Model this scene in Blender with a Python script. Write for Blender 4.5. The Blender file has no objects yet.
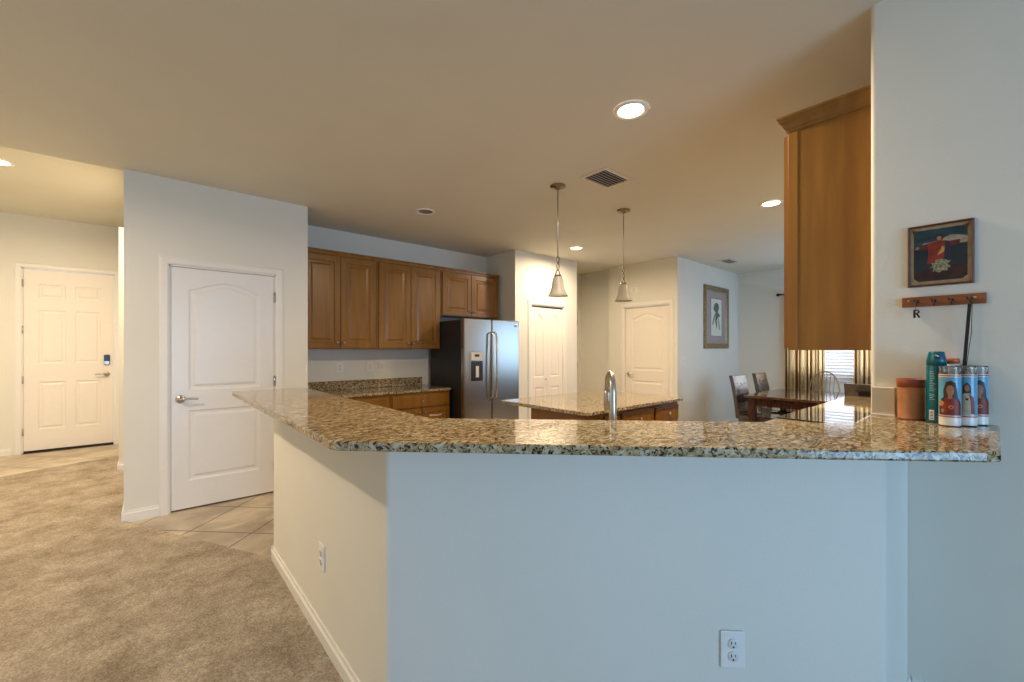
import bpy, bmesh, math, random
from mathutils import Vector, Matrix
random.seed(7)
PI = math.pi
SC = bpy.context.scene
COL = SC.collection

# ------------------------------------------------------------------ camera, world, exposure
cam = bpy.data.cameras.new('camera'); camo = bpy.data.objects.new('camera', cam); COL.objects.link(camo)
camo.location = (0, 0, 1.35)
camo.rotation_euler = (PI / 2, 0, -math.radians(41))
cam.sensor_width = 36; cam.lens = 420 / 1024 * 36; cam.shift_y = 8 / 1024; cam.clip_start = 0.03
SC.camera = camo
SC.view_settings.view_transform = 'Standard'
SC.view_settings.look = 'None'
SC.view_settings.gamma = 1
SC.view_settings.use_curve_mapping = False
SC.view_settings.exposure = 0.7
SC.cycles.max_bounces = 10; SC.cycles.diffuse_bounces = 6; SC.cycles.glossy_bounces = 5
SC.cycles.caustics_reflective = False; SC.cycles.caustics_refractive = False
SC.cycles.sample_clamp_indirect = 6
try:
    SC.cycles.use_denoising = True
except Exception:
    pass
w = bpy.data.worlds.new('world'); SC.world = w; w.use_nodes = True
w.node_tree.nodes['Background'].inputs[0].default_value = (0.75, 0.87, 1.0, 1)
w.node_tree.nodes['Background'].inputs[1].default_value = 1.0

DAY = (0.33, 0.61, 1.0); WARM = (1.0, 0.77, 0.53)


def area(name, loc, rot, sx, sy, power, color, spread=PI, parent=None, shape='RECTANGLE'):
    l = bpy.data.lights.new(name, 'AREA'); l.shape = shape; l.size = sx; l.size_y = sy
    l.energy = power; l.color = color; l.spread = spread
    o = bpy.data.objects.new(name, l); COL.objects.link(o); o.location = loc; o.rotation_euler = rot
    if parent: o.parent = parent
    return o


# daylight that comes in through the openings
P_SLIDE, P_DINE_S, P_DINE_E = 80, 17, 16
area('daylight_sliding_door', (0.2, -4.32, 1.1), (-PI / 2, 0, PI), 2.9, 2.0, P_SLIDE, DAY)
area('daylight_dining_door', (7.1, 0.30, 1.48), (-PI / 2, 0, PI), 1.5, 1.2, P_DINE_S, DAY)
area('daylight_east_window', (8.435, 1.66, 1.48), (0, -PI / 2, PI), 1.1, 1.25, P_DINE_E, (0.92, 0.96, 1.0))


# ------------------------------------------------------------------ materials
def mat(name, color, rough=0.6, metal=0.0, noise=0.0, nscale=20, bump=0.0, bscale=200, spec=0.5, coat=0.0, trans=0.0, emit=None, estr=0, stretch=None, alpha=1, ior=1.5, bdist=0.002):
    m = bpy.data.materials.new(name); m.use_nodes = True
    nt = m.node_tree; b = nt.nodes['Principled BSDF']
    b.inputs['Base Color'].default_value = (*color, 1)
    b.inputs['Roughness'].default_value = rough; b.inputs['Metallic'].default_value = metal
    b.inputs['Specular IOR Level'].default_value = spec; b.inputs['IOR'].default_value = ior
    b.inputs['Coat Weight'].default_value = coat; b.inputs['Coat Roughness'].default_value = 0.08
    b.inputs['Transmission Weight'].default_value = trans
    b.inputs['Alpha'].default_value = alpha
    if emit:
        b.inputs['Emission Color'].default_value = (*emit, 1); b.inputs['Emission Strength'].default_value = estr
    tc = nt.nodes.new('ShaderNodeTexCoord')
    src = tc.outputs['Object']
    if stretch:
        mp = nt.nodes.new('ShaderNodeMapping'); mp.inputs['Scale'].default_value = stretch
        nt.links.new(src, mp.inputs['Vector']); src = mp.outputs['Vector']
    if noise > 0:
        n = nt.nodes.new('ShaderNodeTexNoise'); n.inputs['Scale'].default_value = nscale; n.inputs['Detail'].default_value = 5
        nt.links.new(src, n.inputs['Vector'])
        r = nt.nodes.new('ShaderNodeValToRGB')
        r.color_ramp.elements[0].position = 0.3; r.color_ramp.elements[1].position = 0.7
        r.color_ramp.elements[0].color = (*[c * (1 - noise) for c in color], 1)
        r.color_ramp.elements[1].color = (*[min(1, c * (1 + noise)) for c in color], 1)
        nt.links.new(n.outputs['Fac'], r.inputs['Fac']); nt.links.new(r.outputs['Color'], b.inputs['Base Color'])
    if bump > 0:
        n2 = nt.nodes.new('ShaderNodeTexNoise'); n2.inputs['Scale'].default_value = bscale; n2.inputs['Detail'].default_value = 3
        nt.links.new(tc.outputs['Object'], n2.inputs['Vector'])
        bp = nt.nodes.new('ShaderNodeBump'); bp.inputs['Strength'].default_value = bump; bp.inputs['Distance'].default_value = bdist
        nt.links.new(n2.outputs['Fac'], bp.inputs['Height']); nt.links.new(bp.outputs['Normal'], b.inputs['Normal'])
    return m


M = {}
M['wall'] = mat('wall_paint', (0.735, 0.728, 0.660), 0.62, noise=0.015, nscale=3, bump=0.25, bscale=160)
M['ceil'] = mat('ceiling_paint', (0.67, 0.65, 0.56), 0.9, noise=0.02, nscale=2, bump=0.35, bscale=110)
M['trim'] = mat('trim_paint', (0.78, 0.77, 0.73), 0.35, noise=0.01)
M['door'] = mat('door_paint', (0.76, 0.76, 0.75), 0.30, noise=0.01)
M['entry'] = mat('entry_door_paint', (0.80, 0.76, 0.69), 0.4, noise=0.01)
M['nickel'] = mat('brushed_nickel', (0.55, 0.53, 0.49), 0.28, 1.0, noise=0.05, nscale=60)
M['bronze'] = mat('pendant_metal', (0.26, 0.20, 0.14), 0.16, 1.0, noise=0.08, nscale=60)
M['dark'] = mat('dark_gap', (0.015, 0.013, 0.012), 0.7, noise=0.1)
M['steel'] = mat('stainless_steel', (0.40, 0.38, 0.345), 0.24, 1.0, noise=0.05, nscale=30, stretch=(40, 1, 1))
M['fridge_side'] = mat('fridge_side_black', (0.012, 0.012, 0.012), 0.45, noise=0.1, bump=0.2, bscale=300)
M['blackplastic'] = mat('black_plastic', (0.015, 0.015, 0.017), 0.25, noise=0.1)
M['glassblack'] = mat('black_glass', (0.02, 0.02, 0.022), 0.03, noise=0.1, spec=0.8)
M['white'] = mat('white_plastic', (0.80, 0.80, 0.78), 0.4, noise=0.01)
M['socket'] = mat('socket_face', (0.70, 0.70, 0.69), 0.4, noise=0.01)
M['leather'] = mat('dark_leather', (0.030, 0.022, 0.024), 0.16, noise=0.2, nscale=8, bump=0.5, bscale=9, spec=0.9, coat=1.0, bdist=0.015)
M['mahog'] = mat('dark_red_wood', (0.038, 0.010, 0.006), 0.25, noise=0.3, nscale=6, stretch=(8, 8, 1), coat=0.3)
M['lightwood'] = mat('oak_chair_wood', (0.36, 0.20, 0.07), 0.4, noise=0.2, nscale=8)
M['rack'] = mat('rack_wood', (0.27, 0.085, 0.022), 0.45, noise=0.35, nscale=6, stretch=(1, 8, 14))
M['terra'] = mat('pot_rim_brown', (0.24, 0.055, 0.018), 0.35, noise=0.25, nscale=25)
M['terra2'] = mat('pot_body_amber', (0.40, 0.17, 0.065), 0.4, noise=0.22, nscale=18)
M['teal'] = mat('teal_can', (0.0, 0.115, 0.155), 0.25, noise=0.08, nscale=20)
M['tealdark'] = mat('dark_blue_nozzle', (0.01, 0.02, 0.09), 0.4, noise=0.1)  # dark blue colour of the can's nozzle
M['tealtext'] = mat('pale_teal_print', (0.25, 0.50, 0.55), 0.4, noise=0.1)
M['print_white'] = mat('white_print', (0.75, 0.78, 0.78), 0.4, noise=0.02)
M['orange'] = mat('orange_lid', (0.55, 0.14, 0.03), 0.35, noise=0.05)
M['glass'] = mat('clear_glass', (0.93, 0.95, 0.93), 0.03, trans=0.92, ior=1.45)
M['wax'] = mat('candle_wax', (0.80, 0.78, 0.74), 0.45, noise=0.03, spec=0.6, coat=0.5)
M['strap'] = mat('black_strap', (0.012, 0.010, 0.010), 0.6, noise=0.2)
M['goldframe'] = mat('antique_gold_frame', (0.25, 0.19, 0.10), 0.4, 0.35, noise=0.4, nscale=40, bump=0.5, bscale=60)
M['goldlight'] = mat('frame_inner_gilt', (0.45, 0.36, 0.22), 0.35, 0.4, noise=0.4, nscale=60)
M['matboard'] = mat('grey_mauve_mat', (0.36, 0.31, 0.31), 0.8, noise=0.03)
M['paper'] = mat('cream_paper', (0.66, 0.67, 0.58), 0.8, noise=0.04)
M['ink1'] = mat('grey_green_ink', (0.12, 0.16, 0.13), 0.8, noise=0.5, nscale=40)
M['ink2'] = mat('pale_green_ink', (0.22, 0.27, 0.22), 0.8, noise=0.4, nscale=40)
M['frame_red'] = mat('red_brown_frame', (0.085, 0.022, 0.010), 0.4, noise=0.3, nscale=30)
M['frame_cream'] = mat('tan_inner_border', (0.34, 0.25, 0.14), 0.5, noise=0.2, nscale=50)
M['p_sky'] = mat('painting_teal_sky', (0.010, 0.040, 0.052), 0.5, noise=0.8, nscale=14, stretch=(1, 1, 3))
M['p_low'] = mat('painting_dark_sea', (0.008, 0.020, 0.028), 0.5, noise=0.5, nscale=12)
M['p_ground'] = mat('painting_brown_ground', (0.035, 0.012, 0.010), 0.5, noise=0.5, nscale=30)
M['p_cloud'] = mat('painting_cloud', (0.33, 0.27, 0.20), 0.5, noise=0.35, nscale=50)
M['p_red'] = mat('painting_red_robe', (0.24, 0.022, 0.010), 0.5, noise=0.4, nscale=30)
M['p_darkred'] = mat('painting_maroon_sleeve', (0.10, 0.018, 0.012), 0.5, noise=0.4, nscale=30)
M['p_navy'] = mat('painting_navy_sash', (0.02, 0.015, 0.035), 0.5, noise=0.4, nscale=30)
M['p_skin'] = mat('painting_skin', (0.36, 0.17, 0.10), 0.5, noise=0.15, nscale=30)
M['p_hair'] = mat('painting_brown_hair', (0.035, 0.014, 0.010), 0.5, noise=0.3, nscale=30)
M['p_gold'] = mat('painting_gold', (0.55, 0.30, 0.09), 0.5, noise=0.4, nscale=60)
M['p_village'] = mat('painting_village', (0.24, 0.22, 0.13), 0.5, noise=0.9, nscale=160)
M['l_blue'] = mat('label_blue', (0.10, 0.36, 0.55), 0.35, noise=0.3, nscale=18, coat=0.4)
M['l_white'] = mat('label_border', (0.70, 0.66, 0.58), 0.35, noise=0.03, coat=0.4)
M['l_redline'] = mat('label_red_line', (0.42, 0.05, 0.03), 0.35, noise=0.03)
M['l_cream'] = mat('label_cream_robe', (0.46, 0.40, 0.30), 0.35, noise=0.2, nscale=50, coat=0.4)
M['box_cream'] = mat('cream_card', (0.62, 0.58, 0.46), 0.6, noise=0.03)
M['opal'] = mat('lamp_lens', (1, 0.95, 0.85), 0.4, emit=(1.0, 0.80, 0.52), estr=22)
M['opaloff'] = mat('unlit_lens', (0.25, 0.2, 0.14), 0.3, noise=0.05)
M['ventdark'] = mat('vent_dark', (0.05, 0.035, 0.025), 0.7, noise=0.3)
M['ventmetal'] = mat('vent_metal', (0.70, 0.65, 0.56), 0.45, noise=0.05)
M['concrete'] = mat('exterior_ground', (0.4, 0.42, 0.4), 0.9, noise=0.1)


def lathe_glass():
    m = mat('seeded_shade_glass', (0.80, 0.78, 0.68), 0.22, trans=0.6, noise=0.12, nscale=120, bump=0.4, bscale=300, ior=1.3)
    return m


M['shade'] = lathe_glass()


def translucent(name, color, col2=None, scale=1.0, mixf=0.5, band=None):
    m = bpy.data.materials.new(name); m.use_nodes = True
    nt = m.node_tree; nt.nodes.clear()
    out = nt.nodes.new('ShaderNodeOutputMaterial'); mx = nt.nodes.new('ShaderNodeMixShader'); mx.inputs[0].default_value = mixf
    d = nt.nodes.new('ShaderNodeBsdfDiffuse'); t = nt.nodes.new('ShaderNodeBsdfTranslucent')
    d.inputs[0].default_value = (*color, 1); t.inputs[0].default_value = (*color, 1)
    tc = nt.nodes.new('ShaderNodeTexCoord')
    n = nt.nodes.new('ShaderNodeTexNoise'); n.inputs['Scale'].default_value = 6
    mp = nt.nodes.new('ShaderNodeMapping'); mp.inputs['Scale'].default_value = (scale, scale, 0.0)
    nt.links.new(tc.outputs['UV' if band else 'Object'], mp.inputs['Vector'])
    r = nt.nodes.new('ShaderNodeValToRGB')
    if band:
        wv = nt.nodes.new('ShaderNodeTexWave'); wv.inputs['Scale'].default_value = band; wv.bands_direction = 'X'
        wv.inputs['Distortion'].default_value = 0
        nt.links.new(mp.outputs['Vector'], wv.inputs['Vector']); nt.links.new(wv.outputs['Fac'], r.inputs['Fac'])
    else:
        nt.links.new(mp.outputs['Vector'], n.inputs['Vector']); nt.links.new(n.outputs['Fac'], r.inputs['Fac'])
    c2 = col2 or tuple(c * 0.9 for c in color)
    r.color_ramp.elements[0].position = 0.22; r.color_ramp.elements[1].position = 0.36
    r.color_ramp.elements[0].color = (*c2, 1); r.color_ramp.elements[1].color = (*color, 1)
    nt.links.new(r.outputs['Color'], d.inputs[0]); nt.links.new(r.outputs['Color'], t.inputs[0])
    nt.links.new(d.outputs[0], mx.inputs[1]); nt.links.new(t.outputs[0], mx.inputs[2]); nt.links.new(mx.outputs[0], out.inputs[0])
    return m


M['blind'] = translucent('white_blind_slat', (0.80, 0.80, 0.82), mixf=0.22)
M['curtain'] = translucent('striped_curtain', (0.94, 0.84, 0.62), (0.34, 0.17, 0.07), mixf=0.8, band=3.2)


def granite():
    m = bpy.data.materials.new('speckled_granite'); m.use_nodes = True
    nt = m.node_tree; b = nt.nodes['Principled BSDF']; N = nt.nodes.new; L = nt.links.new
    tc = N('ShaderNodeTexCoord')
    mp = N('ShaderNodeMapping'); mp.inputs['Rotation'].default_value = (0, 0, math.radians(45)); mp.inputs['Scale'].default_value = (0.62, 1.15, 1)
    L(tc.outputs['Object'], mp.inputs['Vector'])
    wn = N('ShaderNodeTexNoise'); wn.inputs['Scale'].default_value = 22; wn.inputs['Detail'].default_value = 3
    L(mp.outputs[0], wn.inputs['Vector'])
    va = N('ShaderNodeMixRGB'); va.blend_type = 'ADD'; va.inputs[0].default_value = 0.05
    L(mp.outputs[0], va.inputs[1]); L(wn.outputs['Color'], va.inputs[2])
    vec = va.outputs[0]

    def noise(scale, det=4, rough=0.6):
        n = N('ShaderNodeTexNoise'); n.inputs['Scale'].default_value = scale; n.inputs['Detail'].default_value = det; n.inputs['Roughness'].default_value = rough
        L(vec, n.inputs['Vector']); return n.outputs['Fac']

    def ramp(fac, stops):
        r = N('ShaderNodeValToRGB'); e = r.color_ramp.elements
        e[0].position, e[0].color = stops[0][0], (*stops[0][1], 1); e[1].position, e[1].color = stops[1][0], (*stops[1][1], 1)
        for p, c in stops[2:]:
            x = e.new(p); x.color = (*c, 1)
        L(fac, r.inputs['Fac']); return r.outputs['Color']

    base = ramp(noise(58), [(0.30, (0.13, 0.085, 0.038)), (0.42, (0.31, 0.205, 0.088)), (0.52, (0.43, 0.335, 0.185)), (0.64, (0.54, 0.51, 0.38))])
    dk = ramp(noise(105, 5, 0.55), [(0.43, (1, 1, 1)), (0.47, (0, 0, 0))])
    mx = N('ShaderNodeMixRGB'); L(dk, mx.inputs[0]); L(base, mx.inputs[1]); mx.inputs[2].default_value = (0.022, 0.018, 0.014, 1)
    wt = ramp(noise(150, 3), [(0.66, (0, 0, 0)), (0.71, (0.5, 0.5, 0.5))])
    mx2 = N('ShaderNodeMixRGB'); L(wt, mx2.inputs[0]); L(mx.outputs[0], mx2.inputs[1]); mx2.inputs[2].default_value = (0.62, 0.60, 0.52, 1)
    L(mx2.outputs[0], b.inputs['Base Color'])
    b.inputs['Roughness'].default_value = 0.07; b.inputs['Specular IOR Level'].default_value = 0.6
    return m


M['granite'] = granite()


def wood():
    m = bpy.data.materials.new('honey_maple_cabinet'); m.use_nodes = True
    nt = m.node_tree; b = nt.nodes['Principled BSDF']; N = nt.nodes.new; L = nt.links.new
    tc = N('ShaderNodeTexCoord'); mp = N('ShaderNodeMapping'); mp.inputs['Scale'].default_value = (9, 9, 0.8)
    L(tc.outputs['Object'], mp.inputs['Vector'])
    n = N('ShaderNodeTexNoise'); n.inputs['Scale'].default_value = 2.2; n.inputs['Detail'].default_value = 6; L(mp.outputs[0], n.inputs['Vector'])
    r = N('ShaderNodeValToRGB'); r.color_ramp.elements[0].position = 0.25; r.color_ramp.elements[1].position = 0.8
    r.color_ramp.elements[0].color = (0.17, 0.070, 0.009, 1); r.color_ramp.elements[1].color = (0.28, 0.130, 0.017, 1)
    L(n.outputs['Fac'], r.inputs['Fac']); L(r.outputs['Color'], b.inputs['Base Color'])
    b.inputs['Roughness'].default_value = 0.32; b.inputs['Coat Weight'].default_value = 0.12; b.inputs['Coat Roughness'].default_value = 0.2
    return m


M['wood'] = wood()


def carpet():
    m = bpy.data.materials.new('beige_carpet'); m.use_nodes = True
    nt = m.node_tree; b = nt.nodes['Principled BSDF']; N = nt.nodes.new; L = nt.links.new
    tc = N('ShaderNodeTexCoord')
    n = N('ShaderNodeTexNoise'); n.inputs['Scale'].default_value = 3.6; n.inputs['Detail'].default_value = 10; n.inputs['Roughness'].default_value = 0.8; n.inputs['Distortion'].default_value = 0.15
    L(tc.outputs['Object'], n.inputs['Vector'])
    r = N('ShaderNodeValToRGB'); r.color_ramp.elements[0].position = 0.35; r.color_ramp.elements[1].position = 0.62
    r.color_ramp.elements[0].color = (0.25, 0.205, 0.148, 1); r.color_ramp.elements[1].color = (0.47, 0.41, 0.33, 1)
    L(n.outputs['Fac'], r.inputs['Fac'])
    f = N('ShaderNodeTexNoise'); f.inputs['Scale'].default_value = 120; f.inputs['Detail'].default_value = 2; L(tc.outputs['Object'], f.inputs['Vector'])
    rr = N('ShaderNodeValToRGB'); rr.color_ramp.elements[0].color = (0.66, 0.66, 0.66, 1); rr.color_ramp.elements[1].color = (1.22, 1.22, 1.22, 1)
    rr.color_ramp.elements[0].position = 0.3; rr.color_ramp.elements[1].position = 0.7
    L(f.outputs['Fac'], rr.inputs['Fac'])
    mx = N('ShaderNodeMixRGB'); mx.blend_type = 'MULTIPLY'; mx.inputs[0].default_value = 1; L(r.outputs[0], mx.inputs[1]); L(rr.outputs[0], mx.inputs[2])
    L(mx.outputs[0], b.inputs['Base Color'])
    bp = N('ShaderNodeBump'); bp.inputs['Strength'].default_value = 0.8; bp.inputs['Distance'].default_value = 0.012
    L(f.outputs['Fac'], bp.inputs['Height']); L(bp.outputs[0], b.inputs['Normal'])
    b.inputs['Roughness'].default_value = 0.95; b.inputs['Specular IOR Level'].default_value = 0.1
    return m


M['carpet'] = carpet()


def tile():
    m = bpy.data.materials.new('diagonal_floor_tile'); m.use_nodes = True
    nt = m.node_tree; b = nt.nodes['Principled BSDF']; N = nt.nodes.new; L = nt.links.new
    tc = N('ShaderNodeTexCoord'); mp = N('ShaderNodeMapping')
    mp.inputs['Rotation'].default_value = (0, 0, math.radians(45)); mp.inputs['Location'].default_value = (0.20, -0.06, 0)
    L(tc.outputs['Object'], mp.inputs['Vector'])
    br = N('ShaderNodeTexBrick'); br.offset = 0; br.inputs['Scale'].default_value = 1.0
    br.inputs['Brick Width'].default_value = 0.48; br.inputs['Row Height'].default_value = 0.48
    br.inputs['Mortar Size'].default_value = 0.006; br.inputs['Mortar Smooth'].default_value = 0.1
    br.inputs['Color1'].default_value = (0.55, 0.475, 0.36, 1); br.inputs['Color2'].default_value = (0.48, 0.41, 0.30, 1); br.inputs['Mortar'].default_value = (0.15, 0.11, 0.075, 1)
    L(mp.outputs[0], br.inputs['Vector'])
    n = N('ShaderNodeTexNoise'); n.inputs['Scale'].default_value = 3.5; n.inputs['Detail'].default_value = 6; n.inputs['Distortion'].default_value = 1.0; L(tc.outputs['Object'], n.inputs['Vector'])
    rr = N('ShaderNodeValToRGB'); rr.color_ramp.elements[0].color = (0.72, 0.70, 0.68, 1); rr.color_ramp.elements[1].color = (1.15, 1.15, 1.15, 1)
    rr.color_ramp.elements[0].position = 0.35; rr.color_ramp.elements[1].position = 0.65
    L(n.outputs['Fac'], rr.inputs['Fac'])
    mx = N('ShaderNodeMixRGB'); mx.blend_type = 'MULTIPLY'; mx.inputs[0].default_value = 1; L(br.outputs['Color'], mx.inputs[1]); L(rr.outputs[0], mx.inputs[2])
    L(mx.outputs[0], b.inputs['Base Color']); b.inputs['Roughness'].default_value = 0.35
    return m


M['tile'] = tile()


# ------------------------------------------------------------------ mesh helpers
class MB:
    """collects shapes; build() links them as ONE mesh object"""

    def __init__(s):
        s.v = []; s.f = []; s.sm = []

    def add(s, vs, fs, smooth=False, mtx=None):
        n = len(s.v)
        for p in vs:
            p = Vector(p)
            s.v.append(tuple(mtx @ p if mtx else p))
        for f in fs:
            s.f.append([i + n for i in f]); s.sm.append(smooth)
        return s

    def box(s, x0, y0, z0, x1, y1, z1, mtx=None):
        x0, x1 = min(x0, x1), max(x0, x1); y0, y1 = min(y0, y1), max(y0, y1); z0, z1 = min(z0, z1), max(z0, z1)
        vs = [(x0, y0, z0), (x1, y0, z0), (x1, y1, z0), (x0, y1, z0), (x0, y0, z1), (x1, y0, z1), (x1, y1, z1), (x0, y1, z1)]
        return s.add(vs, [(0, 3, 2, 1), (4, 5, 6, 7), (0, 1, 5, 4), (1, 2, 6, 5), (2, 3, 7, 6), (3, 0, 4, 7)], mtx=mtx)

    def prism(s, poly, z0, z1, mtx=None, smooth=False):
        n = len(poly)
        a = sum(poly[i][0] * poly[(i + 1) % n][1] - poly[(i + 1) % n][0] * poly[i][1] for i in range(n))
        if a < 0: poly = poly[::-1]
        vs = [(x, y, z0) for x, y in poly] + [(x, y, z1) for x, y in poly]
        fs = [tuple(range(n))[::-1], tuple(range(n, 2 * n))] + [(i, (i + 1) % n, n + (i + 1) % n, n + i) for i in range(n)]
        return s.add(vs, fs, mtx=mtx)

    def lathe(s, prof, cx=0, cy=0, n=24, mtx=None, smooth=True, cap=True):
        vs = []; fs = []; k = len(prof)
        for r, z in prof:
            for j in range(n):
                a = 2 * PI * j / n; vs.append((cx + r * math.cos(a), cy + r * math.sin(a), z))
        for i in range(k - 1):
            for j in range(n):
                fs.append((i * n + j, i * n + (j + 1) % n, (i + 1) * n + (j + 1) % n, (i + 1) * n + j))
        if cap:
            if prof[0][0] > 1e-6: fs.append(tuple(range(n))[::-1])
            if prof[-1][0] > 1e-6: fs.append(tuple(range((k - 1) * n, k * n)))
        return s.add(vs, fs, smooth, mtx)

    def tube(s, pts, r, n=10, mtx=None, closed=False, flat=1.0):
        pts = [Vector(p) for p in pts]; m = len(pts); vs = []; fs = []
        rr = r if isinstance(r, (list, tuple)) else [r] * m
        up = None
        for i, p in enumerate(pts):
            if closed: t = pts[(i + 1) % m] - pts[i - 1]
            else: t = pts[min(i + 1, m - 1)] - pts[max(i - 1, 0)]
            t.normalize()
            if up is None:
                up = Vector((0, 0, 1)) if abs(t.z) < 0.9 else Vector((1, 0, 0))
            u = t.cross(up).normalized(); v = u.cross(t).normalized(); up = v
            for j in range(n):
                a = 2 * PI * j / n; vs.append(p + u * rr[i] * math.cos(a) + v * rr[i] * flat * math.sin(a))
        for i in range(m if closed else m - 1):
            a = i * n; b = ((i + 1) % m) * n
            for j in range(n):
                fs.append((a + j, a + (j + 1) % n, b + (j + 1) % n, b + j))
        if not closed:
            fs.append(tuple(range(n))[::-1]); fs.append(tuple(range((m - 1) * n, m * n)))
        return s.add(vs, fs, True, mtx)

    def build(s, name, m, parent=None, bevel=0.0, seg=2, fix=True, solid=0.0):
        me = bpy.data.meshes.new(name); me.from_pydata([tuple(p) for p in s.v], [], s.f)
        me.polygons.foreach_set('use_smooth', s.sm); me.materials.append(m)
        if fix:
            bm = bmesh.new(); bm.from_mesh(me); bmesh.ops.recalc_face_normals(bm, faces=bm.faces); bm.to_mesh(me); bm.free()
        o = bpy.data.objects.new(name, me); COL.objects.link(o)
        if solid:
            q = o.modifiers.new('solid', 'SOLIDIFY'); q.thickness = solid
        if bevel:
            q = o.modifiers.new('bevel', 'BEVEL'); q.width = bevel; q.segments = seg; q.limit_method = 'ANGLE'; q.angle_limit = math.radians(40)
        if parent: o.parent = parent
        return o


def tag(o, label=None, cat=None, group=None, kind=None):
    if label: o['label'] = label
    if cat: o['category'] = cat
    if group: o['group'] = group
    if kind: o['kind'] = kind
    return o


def thing(name, label, cat, loc=(0, 0, 0), rz=0, group=None, kind=None):
    o = bpy.data.objects.new(name, None); COL.objects.link(o); o.empty_display_size = 0.1
    o.location = loc; o.rotation_euler = (0, 0, rz)
    return tag(o, label, cat, group, kind)


def struct(name, mb, m, bevel=0.0, parent=None, seg=2):
    o = mb.build(name, m, parent, bevel, seg)
    if not parent: o['kind'] = 'structure'
    return o


def copy_tree(o, parent=None):
    c = o.copy(); COL.objects.link(c)
    if parent: c.parent = parent
    for ch in [x for x in o.children]:
        copy_tree(ch, c)
    return c


R90 = -PI / 2      # local -y (front) then faces world -x
R45 = -PI / 4


def inset(poly, d):
    n = len(poly); out = []
    a = sum(poly[i][0] * poly[(i + 1) % n][1] - poly[(i + 1) % n][0] * poly[i][1] for i in range(n))
    sg = 1 if a > 0 else -1
    for i in range(n):
        p0 = Vector(poly[i - 1]); p1 = Vector(poly[i]); p2 = Vector(poly[(i + 1) % n])
        e1 = (p1 - p0).normalized(); e2 = (p2 - p1).normalized()
        n1 = Vector((-e1.y, e1.x)) * sg; n2 = Vector((-e2.y, e2.x)) * sg
        b = (n1 + n2); k = b.length_squared
        b = b * (2 / k) if k > 1e-6 else n1
        if b.length > 2.5: b = b.normalized() * 2.5
        out.append(tuple(p1 + b * d))
    return out


def panel_slab(w, h, t, holes, rings, name, m, parent=None, x0=0, z0=0, bevel=0.0):
    """slab x0..x0+w, z0..z0+h, front face at y=0 looking -y, thickness t, with recessed or raised panels (rings: offset, depth)"""
    bm = bmesh.new()

    def loop(poly, y):
        vs = [bm.verts.new((x, y, z)) for x, z in poly]
        return vs, [bm.edges.new((vs[i], vs[(i + 1) % len(vs)])) for i in range(len(vs))]
    outer = [(x0, z0), (x0 + w, z0), (x0 + w, z0 + h), (x0, z0 + h)]
    ov, oe = loop(outer, 0)
    edges = list(oe); hl = []
    for hp in holes:
        hv, he = loop(hp, 0); edges += he; hl.append((hp, hv))
    if holes:
        bmesh.ops.triangle_fill(bm, edges=edges, use_beauty=True, use_dissolve=False, normal=(0, -1, 0))
    else:
        bm.faces.new(ov)
    for hp, hv in hl:
        prev = hv
        for off, dep in rings:
            q = inset(hp, off); nv = [bm.verts.new((x, dep, z)) for x, z in q]
            for i in range(len(nv)):
                j = (i + 1) % len(nv); bm.faces.new((prev[i], prev[j], nv[j], nv[i]))
            prev = nv
        bm.faces.new(prev)
    bv, _ = loop(outer, t)
    for i in range(4):
        j = (i + 1) % 4; bm.faces.new((ov[i], ov[j], bv[j], bv[i]))
    bm.faces.new(bv)
    bmesh.ops.recalc_face_normals(bm, faces=bm.faces)
    me = bpy.data.meshes.new(name); bm.to_mesh(me); bm.free(); me.materials.append(m)
    o = bpy.data.objects.new(name, me); COL.objects.link(o)
    if parent: o.parent = parent
    return o


def rect(x0, z0, x1, z1): return [(x0, z0), (x1, z0), (x1, z1), (x0, z1)]


def arch(x0, z0, x1, z1, rise, n=14):
    """camel-back topped panel"""
    p = [(x0, z0), (x1, z0), (x1, z1 - rise)]
    for i in range(1, n):
        u = i / n; x = x1 + (x0 - x1) * u
        s = 0.5 - 0.5 * math.cos(2 * PI * u)
        p.append((x, z1 - rise + rise * s ** 0.8))
    p.append((x0, z1 - rise)); return p


DOOR_RINGS = [(0.006, 0.006), (0.016, 0.008), (0.030, 0.008), (0.045, 0.002), (0.052, 0.001)]

# ------------------------------------------------------------------ floor and ceiling
CZ = 2.75
struct('floor', MB().box(-2.7, -4.5, -0.12, 8.5, 8.6, 0.0), M['tile'])
cp = [(-2.55, -4.3), (6.2, -4.3), (6.2, -0.09), (2.24, -0.09), (2.24, 0.225), (1.733, 0.225), (0.61, 1.345), (0.61, 3.03), (-0.136, 4.45), (-0.136, 6.35), (-0.23, 6.35), (-0.23, 7.25), (-2.55, 6.2)]
struct('floor_carpet', MB().prism(cp, 0.0, 0.012), M['carpet'])
struct('exterior_floor', MB().box(-3, -7, -0.1, 10.5, -4.5, -0.02), M['concrete'])
struct('ceiling', MB().prism([(-2.7, -4.5), (8.5, -4.5), (8.5, 5.45), (-0.10, 5.45), (-0.10, 4.50), (-2.7, 4.50)], CZ, CZ + 0.12), M['ceil'])
FZ = 3.08
struct('ceiling_foyer', MB().box(-2.7, 4.38, FZ, -0.0, 8.6, FZ + 0.12), M['ceil'])
struct('wall_foyer_header', MB().box(-2.7, 4.46, CZ + 0.121, -0.142, 4.56, FZ - 0.001), M['ceil'])


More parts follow.
